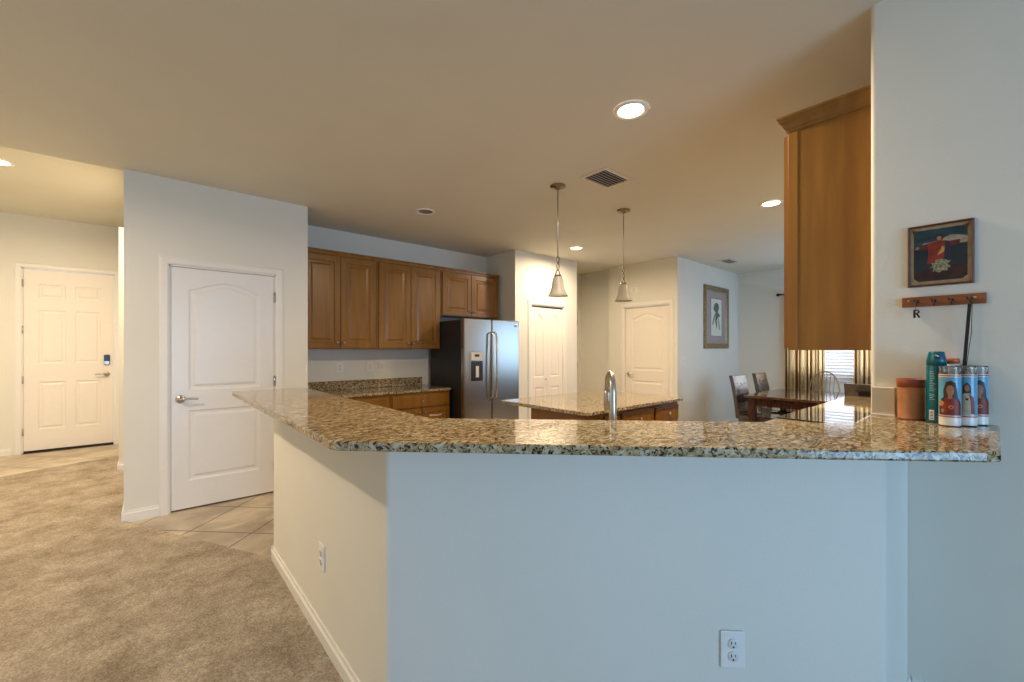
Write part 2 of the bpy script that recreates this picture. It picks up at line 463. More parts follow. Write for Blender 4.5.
# ------------------------------------------------------------------ walls
def wall_with_hole(name, x0, x1, y0, y1, holes, h=CZ, axis='x'):
    """wall slab along x (thickness y0..y1) or along y; holes = [(a0,a1,z0,z1)]"""
    mb = MB(); a = x0 if axis == 'x' else y0; end = x1 if axis == 'x' else y1

    def bx(p, q, z0, z1):
        if q - p > 1e-4 and z1 - z0 > 1e-4:
            if axis == 'x': mb.box(p, y0, z0, q, y1, z1)
            else: mb.box(x0, p, z0, x1, q, z1)
    for (p, q, z0, z1) in sorted(holes):
        bx(a, p, 0, h); bx(p, q, 0, z0); bx(p, q, z1, h); a = q
    bx(a, end, 0, h)
    return struct(name, mb, M['wall'])


DH = 2.05
wall_with_hole('wall_pantry', -0.136, 1.195, 4.44, 4.56, [(0.135, 0.915, 0, 2.045)])
struct('wall_pantry_side', MB().box(-0.136, 4.561, 0, -0.02, 6.35, FZ), M['wall'])
struct('wall_pantry_kitchen_side', MB().box(1.075, 4.561, 0, 1.195, 5.09, CZ), M['wall'])
struct('wall_foyer_closet', MB().box(-0.235, 6.351, 0, -0.02, 8.2, 2.70), M['wall'])
wall_with_hole('wall_foyer_north', -2.6, -0.0, 8.2, 8.32, [(-1.215, -0.345, 0, 2.40)], h=FZ)
struct('wall_foyer_east', MB().box(-0.12, 6.351, 2.701, -0.02, 8.2, FZ), M['wall'])
struct('wall_foyer_west', MB().box(-2.57, 4.60, 0, -2.45, 8.2, FZ), M['wall'])
struct('wall_kitchen_north', MB().box(-0.02, 5.09, 0, 3.79, 5.21, CZ), M['wall'])
struct('wall_fridge_side', MB().box(3.91, 4.551, 0, 4.03, 5.2, CZ), M['wall'])
wall_with_hole('wall_bifold', 3.91, 5.24, 4.43, 4.55, [(4.215, 4.925, 0, 2.0)])
struct('wall_kitchen_north_return', MB().box(3.79, 5.09, 0, 3.909, 5.21, CZ), M['wall'])
struct('wall_hall_west', MB().box(5.12, 4.551, 0, 5.24, 5.119, CZ), M['wall'])
wall_with_hole('wall_hall_north', 5.12, 6.28, 5.12, 5.24, [(5.25, 6.07, 0, 2.045)])
struct('wall_hall_east', MB().box(6.16, 4.401, 0, 6.28, 5.119, CZ), M['wall'])
wall_with_hole('wall_garage_door', 6.05, 6.18, 3.15, 4.40, [(3.27, 4.09, 0, 2.045)], axis='y')
struct('wall_dining_north', MB().box(6.181, 3.15, 0, 8.35, 3.27, CZ), M['wall'])
wall_with_hole('wall_dining_east', 8.35, 8.50, 0.336, 3.27, [(1.0, 2.38, 0.85, 2.12)], axis='y')
wall_with_hole('wall_kitchen_south', 2.3005, 8.50, -0.082, 0.335, [(6.3, 7.9, 0.85, 2.1)])
wall_with_hole('wall_living_south', -2.6, 6.3, -4.50, -4.36, [(-1.3, 1.7, 0, 2.12)])
struct('wall_living_east', MB().box(6.2, -4.359, 0, 6.32, -0.086, CZ), M['wall'])
struct('wall_living_west', MB().box(-2.7, -4.359, 0, -2.58, 8.19, FZ), M['wall'])
# rounded nose on the wall end beside the counter
rc = 0.016; xa, xb, ya, yb = 2.233, 2.3, -0.082, 0.335
cpoly = [(xb, ya)] + [(xb, yb)] + [(xa + rc - rc * math.sin(a), yb - rc + rc * math.cos(a)) for a in [PI / 2 * i / 6 for i in range(7)]] + [(xa + rc - rc * math.cos(a), ya + rc - rc * math.sin(a)) for a in [PI / 2 * i / 6 for i in range(7)]]
struct('wall_column', MB().prism(cpoly, 0, CZ), M['wall'])
# peninsula half wall
pw = [(0.61, 3.03), (0.61, 1.345), (1.733, 0.222), (2.232, 0.222), (2.232, 0.334), (1.798, 0.334), (0.735, 1.397), (0.735, 3.03)]
struct('wall_peninsula', MB().prism(pw, 0, 1.056), M['wall'], bevel=0.012, seg=3)


def base(name, x0, y0, x1, y1, h=0.09, t=0.013):
    """baseboard along a line, thickness to the right-hand side normal given by order"""
    d = Vector((x1 - x0, y1 - y0)); L = d.length; d.normalize(); nrm = Vector((d.y, -d.x))
    prof = [(0, 0), (t, 0), (t, h * 0.72), (t * 0.55, h * 0.82), (t * 0.45, h), (0, h)]
    vs = []; k = len(prof)
    for s in (0, L):
        for a, z in prof:
            p = Vector((x0, y0)) + d * s + nrm * a; vs.append((p.x, p.y, z))
    fs = [(i, (i + 1) % k, k + (i + 1) % k, k + i) for i in range(k)] + [tuple(range(k)), tuple(range(k, 2 * k))]
    return struct(name, MB().add(vs, fs), M['trim'])


base('baseboard_pantry', -0.149, 4.44, 0.075, 4.44)
base('baseboard_pantry_right', 0.975, 4.44, 1.195, 4.44)
base('baseboard_pantry_side', -0.136, 6.336, -0.136, 4.429)
base('baseboard_foyer_closet', -0.235, 8.2, -0.235, 6.340)
base('baseboard_foyer_closet_end', -0.248, 6.351, -0.136, 6.351)
base('baseboard_foyer_north', -2.45, 8.2, -1.30, 8.2)
base('baseboard_peninsula', 0.61, 3.041, 0.61, 1.34)
base('baseboard_peninsula_end', 0.597, 3.03, 0.735, 3.03).location = (0, 0, 0)
base('baseboard_peninsula_front', 0.604, 1.351, 1.733, 0.222)
base('baseboard_peninsula_right', 1.733, 0.222, 2.233, 0.222)
base('baseboard_kitchen_south', 2.233, 0.21, 2.233, -0.082)
base('baseboard_dining', 6.06, 3.15, 8.35, 3.15)
base('baseboard_dining_east', 8.35, 3.15, 8.35, 0.34)
base('baseboard_bifold', 3.91, 4.43, 4.14, 4.43)
base('baseboard_bifold_right', 5.0, 4.43, 5.24, 4.43)


# ------------------------------------------------------------------ doors
def casing(name, loc, rz, w, h, cw=0.062, t=0.016):
    """door casing round an opening 0..w, 0..h on plane y=0 facing -y, with jamb liners"""
    mb = MB()
    prof = [(0, 0.0), (0, -t * 0.6), (0.012, -t), (cw * 0.75, -t), (cw, -t * 0.55), (cw, 0)]
    path = [(0, 0), (0, h), (w, h), (w, 0)]
    out = [(-1, 0), (-1, 1), (1, 1), (1, 0)]
    vs = []; k = len(prof)
    for (px, pz), (ox, oz) in zip(path, out):
        for a, y in prof: vs.append((px + ox * a, y, pz + oz * a))
    fs = []
    for i in range(3):
        for j in range(k):
            fs.append((i * k + j, i * k + (j + 1) % k, (i + 1) * k + (j + 1) % k, (i + 1) * k + j))
    fs += [tuple(range(k)), tuple(range(3 * k, 4 * k))]
    mb.add(vs, fs)
    mb.box(0.0, 0.0, 0, 0.012, 0.115, h).box(w - 0.012, 0.0, 0, w, 0.115, h).box(0, 0.0, h - 0.012, w, 0.115, h)
    o = struct(name, mb, M['trim']); o.location = loc; o.rotation_euler = (0, 0, rz)
    return o


def lever(parent, x, z, side=1, y=0.0, name='door_handle'):
    mb = MB()
    mt = Matrix.Translation((x, y, z)) @ Matrix.Rotation(PI / 2, 4, 'X')
    mb.lathe([(0.0, 0.0), (0.033, 0.0), (0.033, 0.006), (0.026, 0.011), (0.012, 0.014), (0.011, 0.045), (0.0, 0.045)], n=20, mtx=mt)
    pts = [(x, y - 0.045, z), (x + side * 0.03, y - 0.050, z + 0.001), (x + side * 0.07, y - 0.050, z + 0.003), (x + side * 0.115, y - 0.046, z - 0.004)]
    mb.tube(pts, [0.010, 0.010, 0.008, 0.007], 10)
    return mb.build(name, M['nickel'], parent)


def hinges(parent, x, zs, y=-0.003):
    for z in zs:
        MB().box(x - 0.008, y - 0.004, z - 0.045, x + 0.008, y + 0.01, z + 0.045).tube([(x, y - 0.006, z - 0.048), (x, y - 0.006, z + 0.048)], 0.006, 8).build('hinge', M['nickel'], parent)


def two_panel_door(name, loc, rz, w, h, m, handle_side=None, hinge_side=None, hinge_y=-0.003):
    r = thing(name, None, None, loc, rz, kind='structure')
    sx = 0.115
    holes = [rect(sx, 0.24, w - sx, 0.83), arch(sx, 1.0, w - sx, h - 0.105, 0.075)]
    panel_slab(w, h - 0.012, 0.035, holes, DOOR_RINGS, 'door_panel', m, r, 0, 0.012)
    if handle_side == 'l': lever(r, 0.06, 0.93, 1)
    if handle_side == 'r': lever(r, w - 0.06, 0.93, -1)
    if hinge_side == 'r': hinges(r, w + 0.004, (0.25, 1.05, 1.83), hinge_y)
    if hinge_side == 'l': hinges(r, -0.004, (0.25, 1.05, 1.83), hinge_y)
    return r


# door 1: pantry
casing('trim_1', (0.135, 4.44, 0), 0, 0.78, 2.045)
struct('door_gap_shade', MB().box(0.147, 4.485, 0.0, 0.903, 4.50, 0.02), M['dark'])  # near-black strip standing in for the shade under the pantry door
two_panel_door('door_1', (0.150, 4.447, 0.003), 0, 0.750, 2.026, M['door'], 'l', 'r')
# door 2: cream door on the wall left of the dining nook
casing('trim_2', (6.05, 4.09, 0), R90, 0.82, 2.045)
two_panel_door('door_2', (6.085, 4.075, 0.003), R90, 0.79, 2.026, M['entry'], 'l')
# door 3: at the end of the short hall
casing('trim_3', (5.25, 5.12, 0), 0, 0.82, 2.045)
two_panel_door('door_3', (5.265, 5.127, 0.003), 0, 0.79, 2.026, M['entry'], None, 'r')
# door 4: bifold
casing('trim_4', (4.215, 4.43, 0), 0, 0.71, 2.0)
r = thing('door_4', None, None, (4.227, 4.45, 0.0), 0, kind='structure')
lw = 0.342
for k in range(2):
    x = k * (lw + 0.003)
    holes = [rect(x + 0.075, 0.2, x + lw - 0.075, 0.78), arch(x + 0.075, 0.93, x + lw - 0.075, 1.87, 0.07)]
    panel_slab(lw, 1.955, 0.03, holes, [(0.006, 0.007), (0.016, 0.009), (0.026, 0.009), (0.038, 0.002)], 'door_leaf', M['entry'], r, x, 0.012)
MB().lathe([(0, 0), (0.008, 0), (0.007, 0.012), (0.015, 0.02), (0.013, 0.03), (0, 0.032)], n=14, mtx=Matrix.Translation((lw - 0.04, 0, 0.9)) @ Matrix.Rotation(PI / 2, 4, 'X')).build('door_knob', M['white'], r)
MB().box(0.002, 0.005, 1.969, 0.684, 0.028, 1.985).build('track', M['dark'], r)
# door 5: entry door, six panels
casing('trim_5', (-1.215, 8.2, 0), 0, 0.87, 2.40)
r = thing('door_5', None, None, (-1.20, 8.205, 0.0), 0, kind='structure')
W = 0.84; a0, a1, b0, b1 = 0.13, 0.375, 0.465, 0.71
holes = []
for p, q in ((a0, a1), (b0, b1)):
    holes += [rect(p, 0.30, q, 0.92), rect(p, 1.16, q, 1.86), rect(p, 2.02, q, 2.20)]
panel_slab(W, 2.35, 0.045, holes, [(0.006, 0.006), (0.014, 0.008), (0.026, 0.008), (0.042, 0.002)], 'door_panel', M['entry'], r, 0, 0.03)
MB().box(0, 0.003, 0.0, W, 0.05, 0.028).build('door_sweep', M['dark'], r)
hinges(r, -0.004, (0.28, 0.95, 1.6, 2.2))
lever(r, W - 0.065, 1.0, -1)
kp = MB().box(W - 0.095, -0.024, 1.13, W - 0.035, 0.0, 1.27).build('keypad_lock', M['blackplastic'], r, bevel=0.006)
MB().box(W - 0.090, -0.027, 1.135, W - 0.040, -0.024, 1.18).build('keypad_plate', M['nickel'], kp)
struct('trim_threshold', MB().box(-1.21, 8.15, 0.0, -0.35, 8.30, 0.008), M['bronze'])


# out-of-frame openings: the living room slider, the dining slider (frames only; daylight enters here)
def slider(name, loc, rz, w, h, panes=2):
    r = thing(name, None, None, loc, rz, kind='structure')
    fr = MB().box(0, 0, 0, 0.05, 0.08, h).box(w - 0.05, 0, 0, w, 0.08, h).box(0.05, 0, h - 0.05, w - 0.05, 0.08, h).box(0.05, 0, 0, w - 0.05, 0.08, 0.04)
    for k in range(1, panes): fr.box(w * k / panes - 0.03, 0, 0.04, w * k / panes + 0.03, 0.08, h - 0.05)
    fr.build('window_frame', M['white'], r)
    return r


slider('window_2', (-1.3, -4.45, 0), 0, 3.0, 2.12, 2)
slider('window_3', (6.3, 0.02, 0.85), 0, 1.6, 1.25, 2)

# ------------------------------------------------------------------ granite worktops
bar = [(0.40, 3.12), (0.40, 1.27), (0.412, 1.235), (1.63, 0.014), (1.662, -0.01), (2.222, -0.01), (2.232, 0.0), (2.232, 0.333), (1.915, 0.333), (0.823, 1.425), (0.823, 3.12)]
o = MB().prism(bar, 1.057, 1.085).build('bar_worktop', M['granite'], None, 0.006, 3)
tag(o, 'long angled raised granite breakfast bar top on the white half wall', 'countertop')
low = [(0.737, 3.03), (0.737, 1.398), (1.799, 0.336), (3.29, 0.336), (3.29, 1.0), (1.975, 1.0), (1.36, 1.615), (1.36, 3.03)]
o = MB().prism(low, 0.84, 0.87).build('sink_worktop', M['granite'], None, 0.004)
tag(o, 'lower granite worktop behind the raised bar, carrying the faucet', 'countertop')
o = MB().box(4.07, 0.336, 0.84, 5.45, 1.0, 0.87).build('worktop', M['granite'], None, 0.004)
tag(o, 'granite worktop between the glass cooktop and the dining table', 'countertop')
w_ = MB().box(1.197, 4.44, 0.84, 2.86, 5.088, 0.87).build('back_worktop', M['granite'], None, 0.004)
tag(w_, 'granite worktop with backsplash strip along the back wall beside the refrigerator', 'countertop')
MB().box(1.197, 5.066, 0.871, 2.80, 5.088, 0.975).build('backsplash', M['granite'], w_, 0.003)
MB().box(1.197, 4.47, 0.871, 1.217, 5.065, 0.975).build('side_splash', M['granite'], w_, 0.003)
isl = [(2.50, 3.04), (2.50, 2.07), (2.53, 2.02), (3.99, 2.02), (4.02, 2.05), (4.02, 3.01), (3.99, 3.04)]
o = MB().prism(isl, 0.84, 0.87).build('island_worktop', M['granite'], None, 0.005, 3)
tag(o, 'granite slab worktop on top of the wooden kitchen island', 'countertop')


# ------------------------------------------------------------------ cabinets
CRINGS = [(0.0, 0.0), (0.004, 0.004), (0.008, 0.009), (0.030, 0.009), (0.050, 0.001), (0.056, 0.001)]


def knob(parent, x, y, z):
    mt = Matrix.Translation((x, y, z)) @ Matrix.Rotation(PI / 2, 4, 'X')
    return MB().lathe([(0.0, 0), (0.006, 0), (0.005, 0.012), (0.014, 0.018), (0.013, 0.026), (0.0, 0.029)], n=16, mtx=mt).build('knob', M['nickel'], parent)


def cab_door(parent, x0, z0, x1, z1, kx, kz, label=None):
    o = panel_slab(x1 - x0, z1 - z0, 0.019, [rect(x0 + 0.058, z0 + 0.058, x1 - 0.058, z1 - 0.058)], CRINGS[1:], 'door', M['wood'], parent, x0, z0)
    o.location = (0, -0.020, 0)
    knob(o, kx, 0, kz)
    return o


def drawer(parent, x0, z0, x1, z1):
    o = panel_slab(x1 - x0, z1 - z0, 0.019, [rect(x0 + 0.012, z0 + 0.012, x1 - 0.012, z1 - 0.012)], [(0.006, -0.004)], 'drawer', M['wood'], parent, x0, z0)
    o.location = (0, -0.020, 0)
    knob(o, (x0 + x1) / 2, -0.004, (z0 + z1) / 2)
    return o


def wall_cab(label, loc, rz, w, d, z0, z1, crown=0.03, open_ends=False, group=None):
    r = thing('wall_cabinet', label, 'cabinet', loc, rz, group)
    MB().box(0, 0, z0, w, d, z1).build('body', M['wood'], r, 0.002)
    c = w / 2; g = 0.022
    cab_door(r, g, z0 + 0.012, c - 0.004, z1 - 0.055, c - 0.035, z0 + 0.07)
    cab_door(r, c + 0.004, z0 + 0.012, w - g, z1 - 0.055, c + 0.035, z0 + 0.07)
    return r


G = 'wall cabinets along the back kitchen wall'


def crown(parent, pts, nrm, prof):
    """crown moulding mitred along pts (2D), nrm(s) = outward corner vectors"""
    vs = []; k = len(prof)
    for (x, y), (nx, ny) in zip(pts, nrm):
        for a, z in prof: vs.append((x + nx * a, y + ny * a, z))
    fs = []
    for i in range(len(pts) - 1):
        for j in range(k): fs.append((i * k + j, i * k + (j + 1) % k, (i + 1) * k + (j + 1) % k, (i + 1) * k + j))
    fs += [tuple(range(k)), tuple(range((len(pts) - 1) * k, len(pts) * k))]
    return MB().add(vs, fs).build('crown_moulding', M['wood'], parent)


YF = 4.76
sprof = [(0, 2.375), (0.008, 2.38), (0.012, 2.40), (0.022, 2.415), (0.022, 2.425), (0, 2.425)]
c1 = wall_cab('tall two-door maple wall cabinet touching the pantry wall, leftmost of the row', (1.197, YF, 0), 0, 0.835, 0.329, 1.35, 2.42, group=G)
crown(c1, [(0, 0), (0.835, 0)], [(0, -1), (0, -1)], sprof)
c2 = wall_cab('tall two-door maple wall cabinet in the middle of the back row', (2.034, YF, 0), 0, 0.862, 0.329, 1.35, 2.42, group=G)
crown(c2, [(0, 0), (0.862, 0)], [(0, -1), (0, -1)], sprof)
c3 = wall_cab('short two-door maple wall cabinet above the stainless refrigerator', (2.898, YF, 0), 0, 0.967, 0.329, 1.79, 2.42, group=G)
crown(c3, [(0, 0), (0.967, 0), (0.967, 0.32)], [(0, -1), (1, -1), (1, 0)], sprof)

# cabinet hanging by the column, seen from its side; front looks +y
SZ0, SZ1 = 1.345, 2.42
r = thing('wall_cabinet', 'large maple wall cabinet hanging beside the picture wall, plain side panel seen close up', 'cabinet', (3.168, 0.648, 0), PI)
W = 0.86
MB().box(0, 0.0, SZ0, W, 0.311, SZ1).build('body', M['wood'], r, 0.002)
MB().box(W, 0.0, SZ0, W + 0.003, 0.040, SZ1 - 0.045).build('face_frame_edge', M['wood'], r, 0.002)
for (p, q, kx) in ((0.02, W / 2 - 0.003, W / 2 - 0.035), (W / 2 + 0.003, W - 0.012, W / 2 + 0.035)):
    cab_door(r, p, SZ0 + 0.01, q, SZ1 - 0.05, kx, SZ0 + 0.07)
bprof = [(0, 2.378), (0.005, 2.380), (0.007, 2.390), (0.013, 2.396), (0.020, 2.414), (0.031, 2.426), (0.033, 2.438), (0.038, 2.441), (0.038, 2.450), (0, 2.450)]
crown(r, [(0, 0), (W, 0), (W, 0.311)], [(0, -1), (1, -1), (1, 0)], bprof)


def base_cab(label, loc, rz, w, d, group, h=0.838, doors=2, ndraw=1, name='base_cabinet'):
    r = thing(name, label, 'cabinet', loc, rz, group)
    MB().box(0, 0, 0.1, w, d, h).box(0.0, 0.07, 0.0, w, d, 0.1).build('body', M['wood'], r, 0.002)
    g = 0.018; dz0, dz1 = 0.665, 0.808
    wd = (w - 2 * g) / ndraw
    for k in range(ndraw):
        drawer(r, g + k * wd + 0.003, dz0, g + (k + 1) * wd - 0.003, dz1)
    if doors == 1:
        cab_door(r, g, 0.12, w - g, 0.65, w - g - 0.035, 0.60)
    else:
        c = w / 2
        cab_door(r, g, 0.12, c - 0.003, 0.65, c - 0.035, 0.60); cab_door(r, c + 0.003, 0.12, w - g, 0.65, c + 0.035, 0.60)
    return r


G2 = 'base cabinets under the back worktop'
base_cab('maple base cabinet with drawer in the back corner by the pantry wall', (1.199, 4.47, 0), 0, 0.866, 0.61, G2)
base_cab('maple base cabinet with drawer standing next to the refrigerator', (2.067, 4.47, 0), 0, 0.785, 0.61, G2)
G3 = 'island base cabinets'
base_cab('island base cabinet at the left corner, mostly behind the faucet', (2.75, 2.07, 0), 0, 0.24, 0.62, G3, doors=1)
base_cab('island base cabinet with drawer in the middle of the island front', (2.992, 2.07, 0), 0, 0.53, 0.62, G3)
base_cab('island base cabinet with drawer at the right end of the island', (3.524, 2.07, 0), 0, 0.456, 0.62, G3, doors=1)
t = thing('kitchen_island', 'plain maple panelled left end and back of the kitchen island', 'island', (2.56, 2.06, 0))
MB().box(0, 0, 0, 0.188, 0.63, 0.838).build('end_panel', M['wood'], t, 0.003)
MB().box(0.19, 0.632, 0, 1.42, 0.65, 0.838).build('back_panel', M['wood'], t, 0.002)
G4 = 'base cabinets on the kitchen side of the bar'
base_cab('base cabinet behind the left leg of the raised bar', (1.34, 1.64, 0), PI / 2, 1.38, 0.60, G4, ndraw=2)
base_cab('sink base cabinet behind the raised bar under the faucet', (1.935, 1.005, 0), PI * 0.75, 0.80, 0.40, G4)
base_cab('base cabinet beside the range on the bar side', (3.285, 0.97, 0), PI, 0.60, 0.60, G4)
base_cab('base cabinet on the dining side of the range', (5.44, 0.97, 0), PI, 1.36, 0.60, G4, ndraw=2)

# range with glass cooktop
t = thing('range', 'electric range with shiny black glass cooktop beyond the bar', 'range', (4.062, 1.0, 0), PI)
MB().box(0, 0.03, 0.0, 0.764, 0.64, 0.855).build('body', M['steel'], t, 0.004)
ct = MB().box(-0.002, 0.0, 0.856, 0.766, 0.60, 0.878).build('cooktop', M['glassblack'], t, 0.008, 3)
MB().box(0.02, 0.005, 0.20, 0.744, 0.03, 0.74).build('oven_door', M['blackplastic'], t, 0.004)
MB().tube([(0.08, 0.0, 0.70), (0.08, -0.04, 0.70), (0.684, -0.04, 0.70), (0.684, 0.0, 0.70)], 0.011).build('oven_handle', M['steel'], t)
MB().box(0.0, 0.602, 0.856, 0.764, 0.64, 1.03).build('control_panel', M['blackplastic'], t, 0.005)
for cx_, cy_, rr_ in ((0.2, 0.15, 0.09), (0.56, 0.15, 0.11), (0.2, 0.44, 0.11), (0.56, 0.44, 0.09)):
    MB().lathe([(rr_ - 0.003, 0.8782), (rr_, 0.8782), (rr_, 0.8786), (rr_ - 0.003, 0.8786), (rr_ - 0.003, 0.8782)], cx_, cy_, 32, cap=False).build('burner_ring', M['steel'], t)

# faucet on the lower worktop
t = thing('faucet', 'brushed nickel gooseneck kitchen faucet rising behind the raised bar', 'faucet', (1.44, 1.027, 0.871), math.radians(45))
MB().lathe([(0, 0), (0.030, 0), (0.030, 0.006), (0.022, 0.014), (0.0195, 0.03), (0, 0.03)], n=24).build('base_ring', M['nickel'], t)
pts = [(0, 0, 0.02), (0, 0, 0.15), (0, 0, 0.30)]
for i in range(1, 13):
    a = PI * i / 12 * 0.98; pts.append((0.065 - 0.065 * math.cos(a), 0, 0.30 + 0.075 * math.sin(a)))
MB().tube(pts, [0.0185, 0.0175, 0.0150] + [0.0135] * 12, 16).build('spout', M['nickel'], t)
e = Vector(pts[-1])
MB().lathe([(0.0, 0), (0.014, 0), (0.017, -0.02), (0.018, -0.08), (0.013, -0.095), (0, -0.095)], e.x, e.y, 16, mtx=Matrix.Translation((0, 0, e.z))).build('spray_head', M['nickel'], t)
MB().tube([(0, 0.018, 0.06), (0, 0.05, 0.065), (0, 0.085, 0.085)], [0.009, 0.007, 0.006]).build('handle', M['nickel'], t)
# sink bowl
sk = thing('sink', 'stainless sink bowl set in the lower worktop behind the bar', 'sink', (1.60, 1.18, 0.871), R45 + PI)
MB().box(-0.33, -0.13, 0.0, -0.31, 0.03, 0.004).box(0.31, -0.13, 0.0, 0.33, 0.03, 0.004).box(-0.31, -0.15, 0, 0.31, -0.13, 0.004).box(-0.31, 0.01, 0, 0.31, 0.03, 0.004).build('rim', M['steel'], sk)
MB().box(-0.31, -0.13, 0.0005, 0.31, 0.01, 0.0015).build('bowl', M['steel'], sk)

# ------------------------------------------------------------------ refrigerator
t = thing('refrigerator', 'stainless side-by-side refrigerator with water dispenser in the alcove', 'refrigerator', (2.885, 4.2, 0))
W, H = 0.895, 1.725
MB().box(0, 0.075, 0.02, W, 0.80, H - 0.015).build('cabinet', M['fridge_side'], t, 0.006)
MB().box(0.02, 0.06, 0.0, W - 0.02, 0.10, 0.09).build('toe_grille', M['blackplastic'], t)
xs = 0.428
dl = MB().box(0, 0, 0.10, xs - 0.003, 0.07, H).build('freezer_door', M['steel'], t, 0.012, 3)
dr = MB().box(xs + 0.003, 0, 0.10, W, 0.07, H).build('fridge_door', M['steel'], t, 0.012, 3)
for d, x in ((dl, xs - 0.032), (dr, xs + 0.032)):
    MB().tube([(x, -0.0, 1.56), (x, -0.05, 1.54), (x, -0.062, 1.3), (x, -0.066, 1.05), (x, -0.062, 0.85), (x, -0.05, 0.74), (x, 0.0, 0.72)], 0.012, 10).build('handle', M['nickel'], d)
dp = MB().box(0.085, -0.006, 0.94, 0.29, -0.0005, 1.325).build('dispenser_frame', M['steel'], dl, 0.004)
MB().box(0.10, -0.009, 0.955, 0.275, -0.0062, 1.20).build('dispenser_cavity', M['blackplastic'], dp)
MB().box(0.10, -0.010, 1.215, 0.275, -0.0062, 1.31).build('dispenser_controls', M['ventmetal'], dp, 0.003)
MB().box(0.15, -0.012, 1.255, 0.22, -0.0102, 1.285).build('dispenser_display', M['blackplastic'], dp)
MB().box(0.165, -0.020, 1.0, 0.21, -0.0095, 1.14).build('dispenser_paddle', M['ventmetal'], dp, 0.003)
MB().lathe([(0, 0), (0.018, 0), (0.018, 0.003), (0, 0.003)], n=20, mtx=Matrix.Translation((0.83, -0.0005, 1.66)) @ Matrix.Rotation(PI / 2, 4, 'X')).build('badge', M['nickel'], dr)


# ------------------------------------------------------------------ electrical plates
def plate(name, label, cat, loc, rz, outlet=True, group=None, w=0.076, h=0.118):
    r = thing(name, label, cat, loc, rz, group)
    MB().box(-w / 2, -0.006, -h / 2, w / 2, 0.0, h / 2).build('cover_plate', M['white'], r, 0.003)
    if outlet:
        for dz in (-0.020, 0.020):
            mt = Matrix.Translation((0, -0.006, dz)) @ Matrix.Rotation(PI / 2, 4, 'X')
            f = MB().lathe([(0, 0), (0.0165, 0), (0.0165, 0.002), (0.015, 0.003), (0, 0.003)], n=24, mtx=mt).build('socket', M['socket'], r)
            MB().box(-0.0075, -0.0098, dz - 0.001, -0.0050, -0.0088, dz + 0.008).box(0.0045, -0.0098, dz + 0.000, 0.0068, -0.0088, dz + 0.007) \
                .lathe([(0, 0), (0.0028, 0), (0.0028, 0.0008), (0, 0.0008)], n=12, mtx=Matrix.Translation((0, -0.0089, dz - 0.009)) @ Matrix.Rotation(PI / 2, 4, 'X')).build('slots', M['dark'], f)
    else:
        MB().box(-0.016, -0.010, -0.033, 0.016, -0.006, 0.033).build('rocker', M['socket'], r, 0.002)
    return r


plate('wall_outlet', 'white duplex outlet low on the front face of the half wall', 'outlet', (1.4055 - 0.0005, 0.549 - 0.0005, 0.397), R45)
plate('wall_outlet', 'white duplex outlet on the left side of the half wall above the carpet', 'outlet', (0.6095, 2.03, 0.395), R90)
BG = 'electrical plates over the back worktop'
plate('wall_outlet', 'white outlet over the back worktop nearest the pantry wall', 'outlet', (1.722, 5.0895, 1.13), 0, True, BG)
plate('wall_switch', 'white switch plate over the back worktop, middle of three plates', 'switch', (2.089, 5.0895, 1.13), 0, False, BG)
plate('wall_switch', 'white switch plate over the back worktop nearest the refrigerator', 'switch', (2.243, 5.0895, 1.13), 0, False, BG)
plate('wall_switch', 'small white switch on the bluish wall left of the framed drawing', 'switch', (6.24, 3.1495, 1.16), 0, False)
plate('wall_outlet', 'small white outlet low on the bluish wall under the framed drawing', 'outlet', (7.05, 3.1495, 0.40), 0, True)
o = plate('door_chime', 'small white chime box on the wall above the cream door', 'chime', (6.0495, 3.90, 2.32), R90, False, w=0.16, h=0.09)


# ------------------------------------------------------------------ ceiling fittings
def can(label, x, y, z=CZ, on=True, power=30, spot=True, r=0.078, prior=True):
    t = thing('recessed_light', label, 'ceiling light', (x, y, z))
    MB().lathe([(r + 0.022, -0.001), (r + 0.022, -0.006), (r + 0.006, -0.011), (r - 0.006, -0.006), (r - 0.01, -0.001)], n=36, cap=False).build('trim_ring', M['white'], t)
    MB().lathe([(0, -0.001), (r - 0.008, -0.001), (r - 0.008, -0.004), (0, -0.004)], n=32).build('lens', M['opal'] if on else M['opaloff'], t)
    if on:
        l = bpy.data.lights.new('lamp_light', 'AREA'); l.shape = 'DISK'; l.size = 2 * (r - 0.02); l.energy = power; l.color = WARM; l.spread = math.radians(172)
        lo = bpy.data.objects.new('lamp_light', l); COL.objects.link(lo); lo.parent = t; lo.location = (0, 0, -0.02)
    return t


can('lit recessed ceiling light, largest and nearest, over the bar', 2.14, 1.40, power=34)
can('lit recessed ceiling light beside the top of the hanging side cabinet', 4.52, 1.41, power=24)
can('lit recessed ceiling light in front of the bifold closet door', 4.49, 3.81, power=23)
can('unlit recessed ceiling light in front of the back wall cabinets', 2.14, 3.80, on=False)
can('lit recessed ceiling light in the entry hall at the left picture edge', -1.035, 6.03, FZ, power=48)
can('added out-of-view recessed ceiling light brightening the carpeted passage left of the half wall', -1.035, 2.9, power=28)  # added lamp outside the view, warms the half wall and the carpet


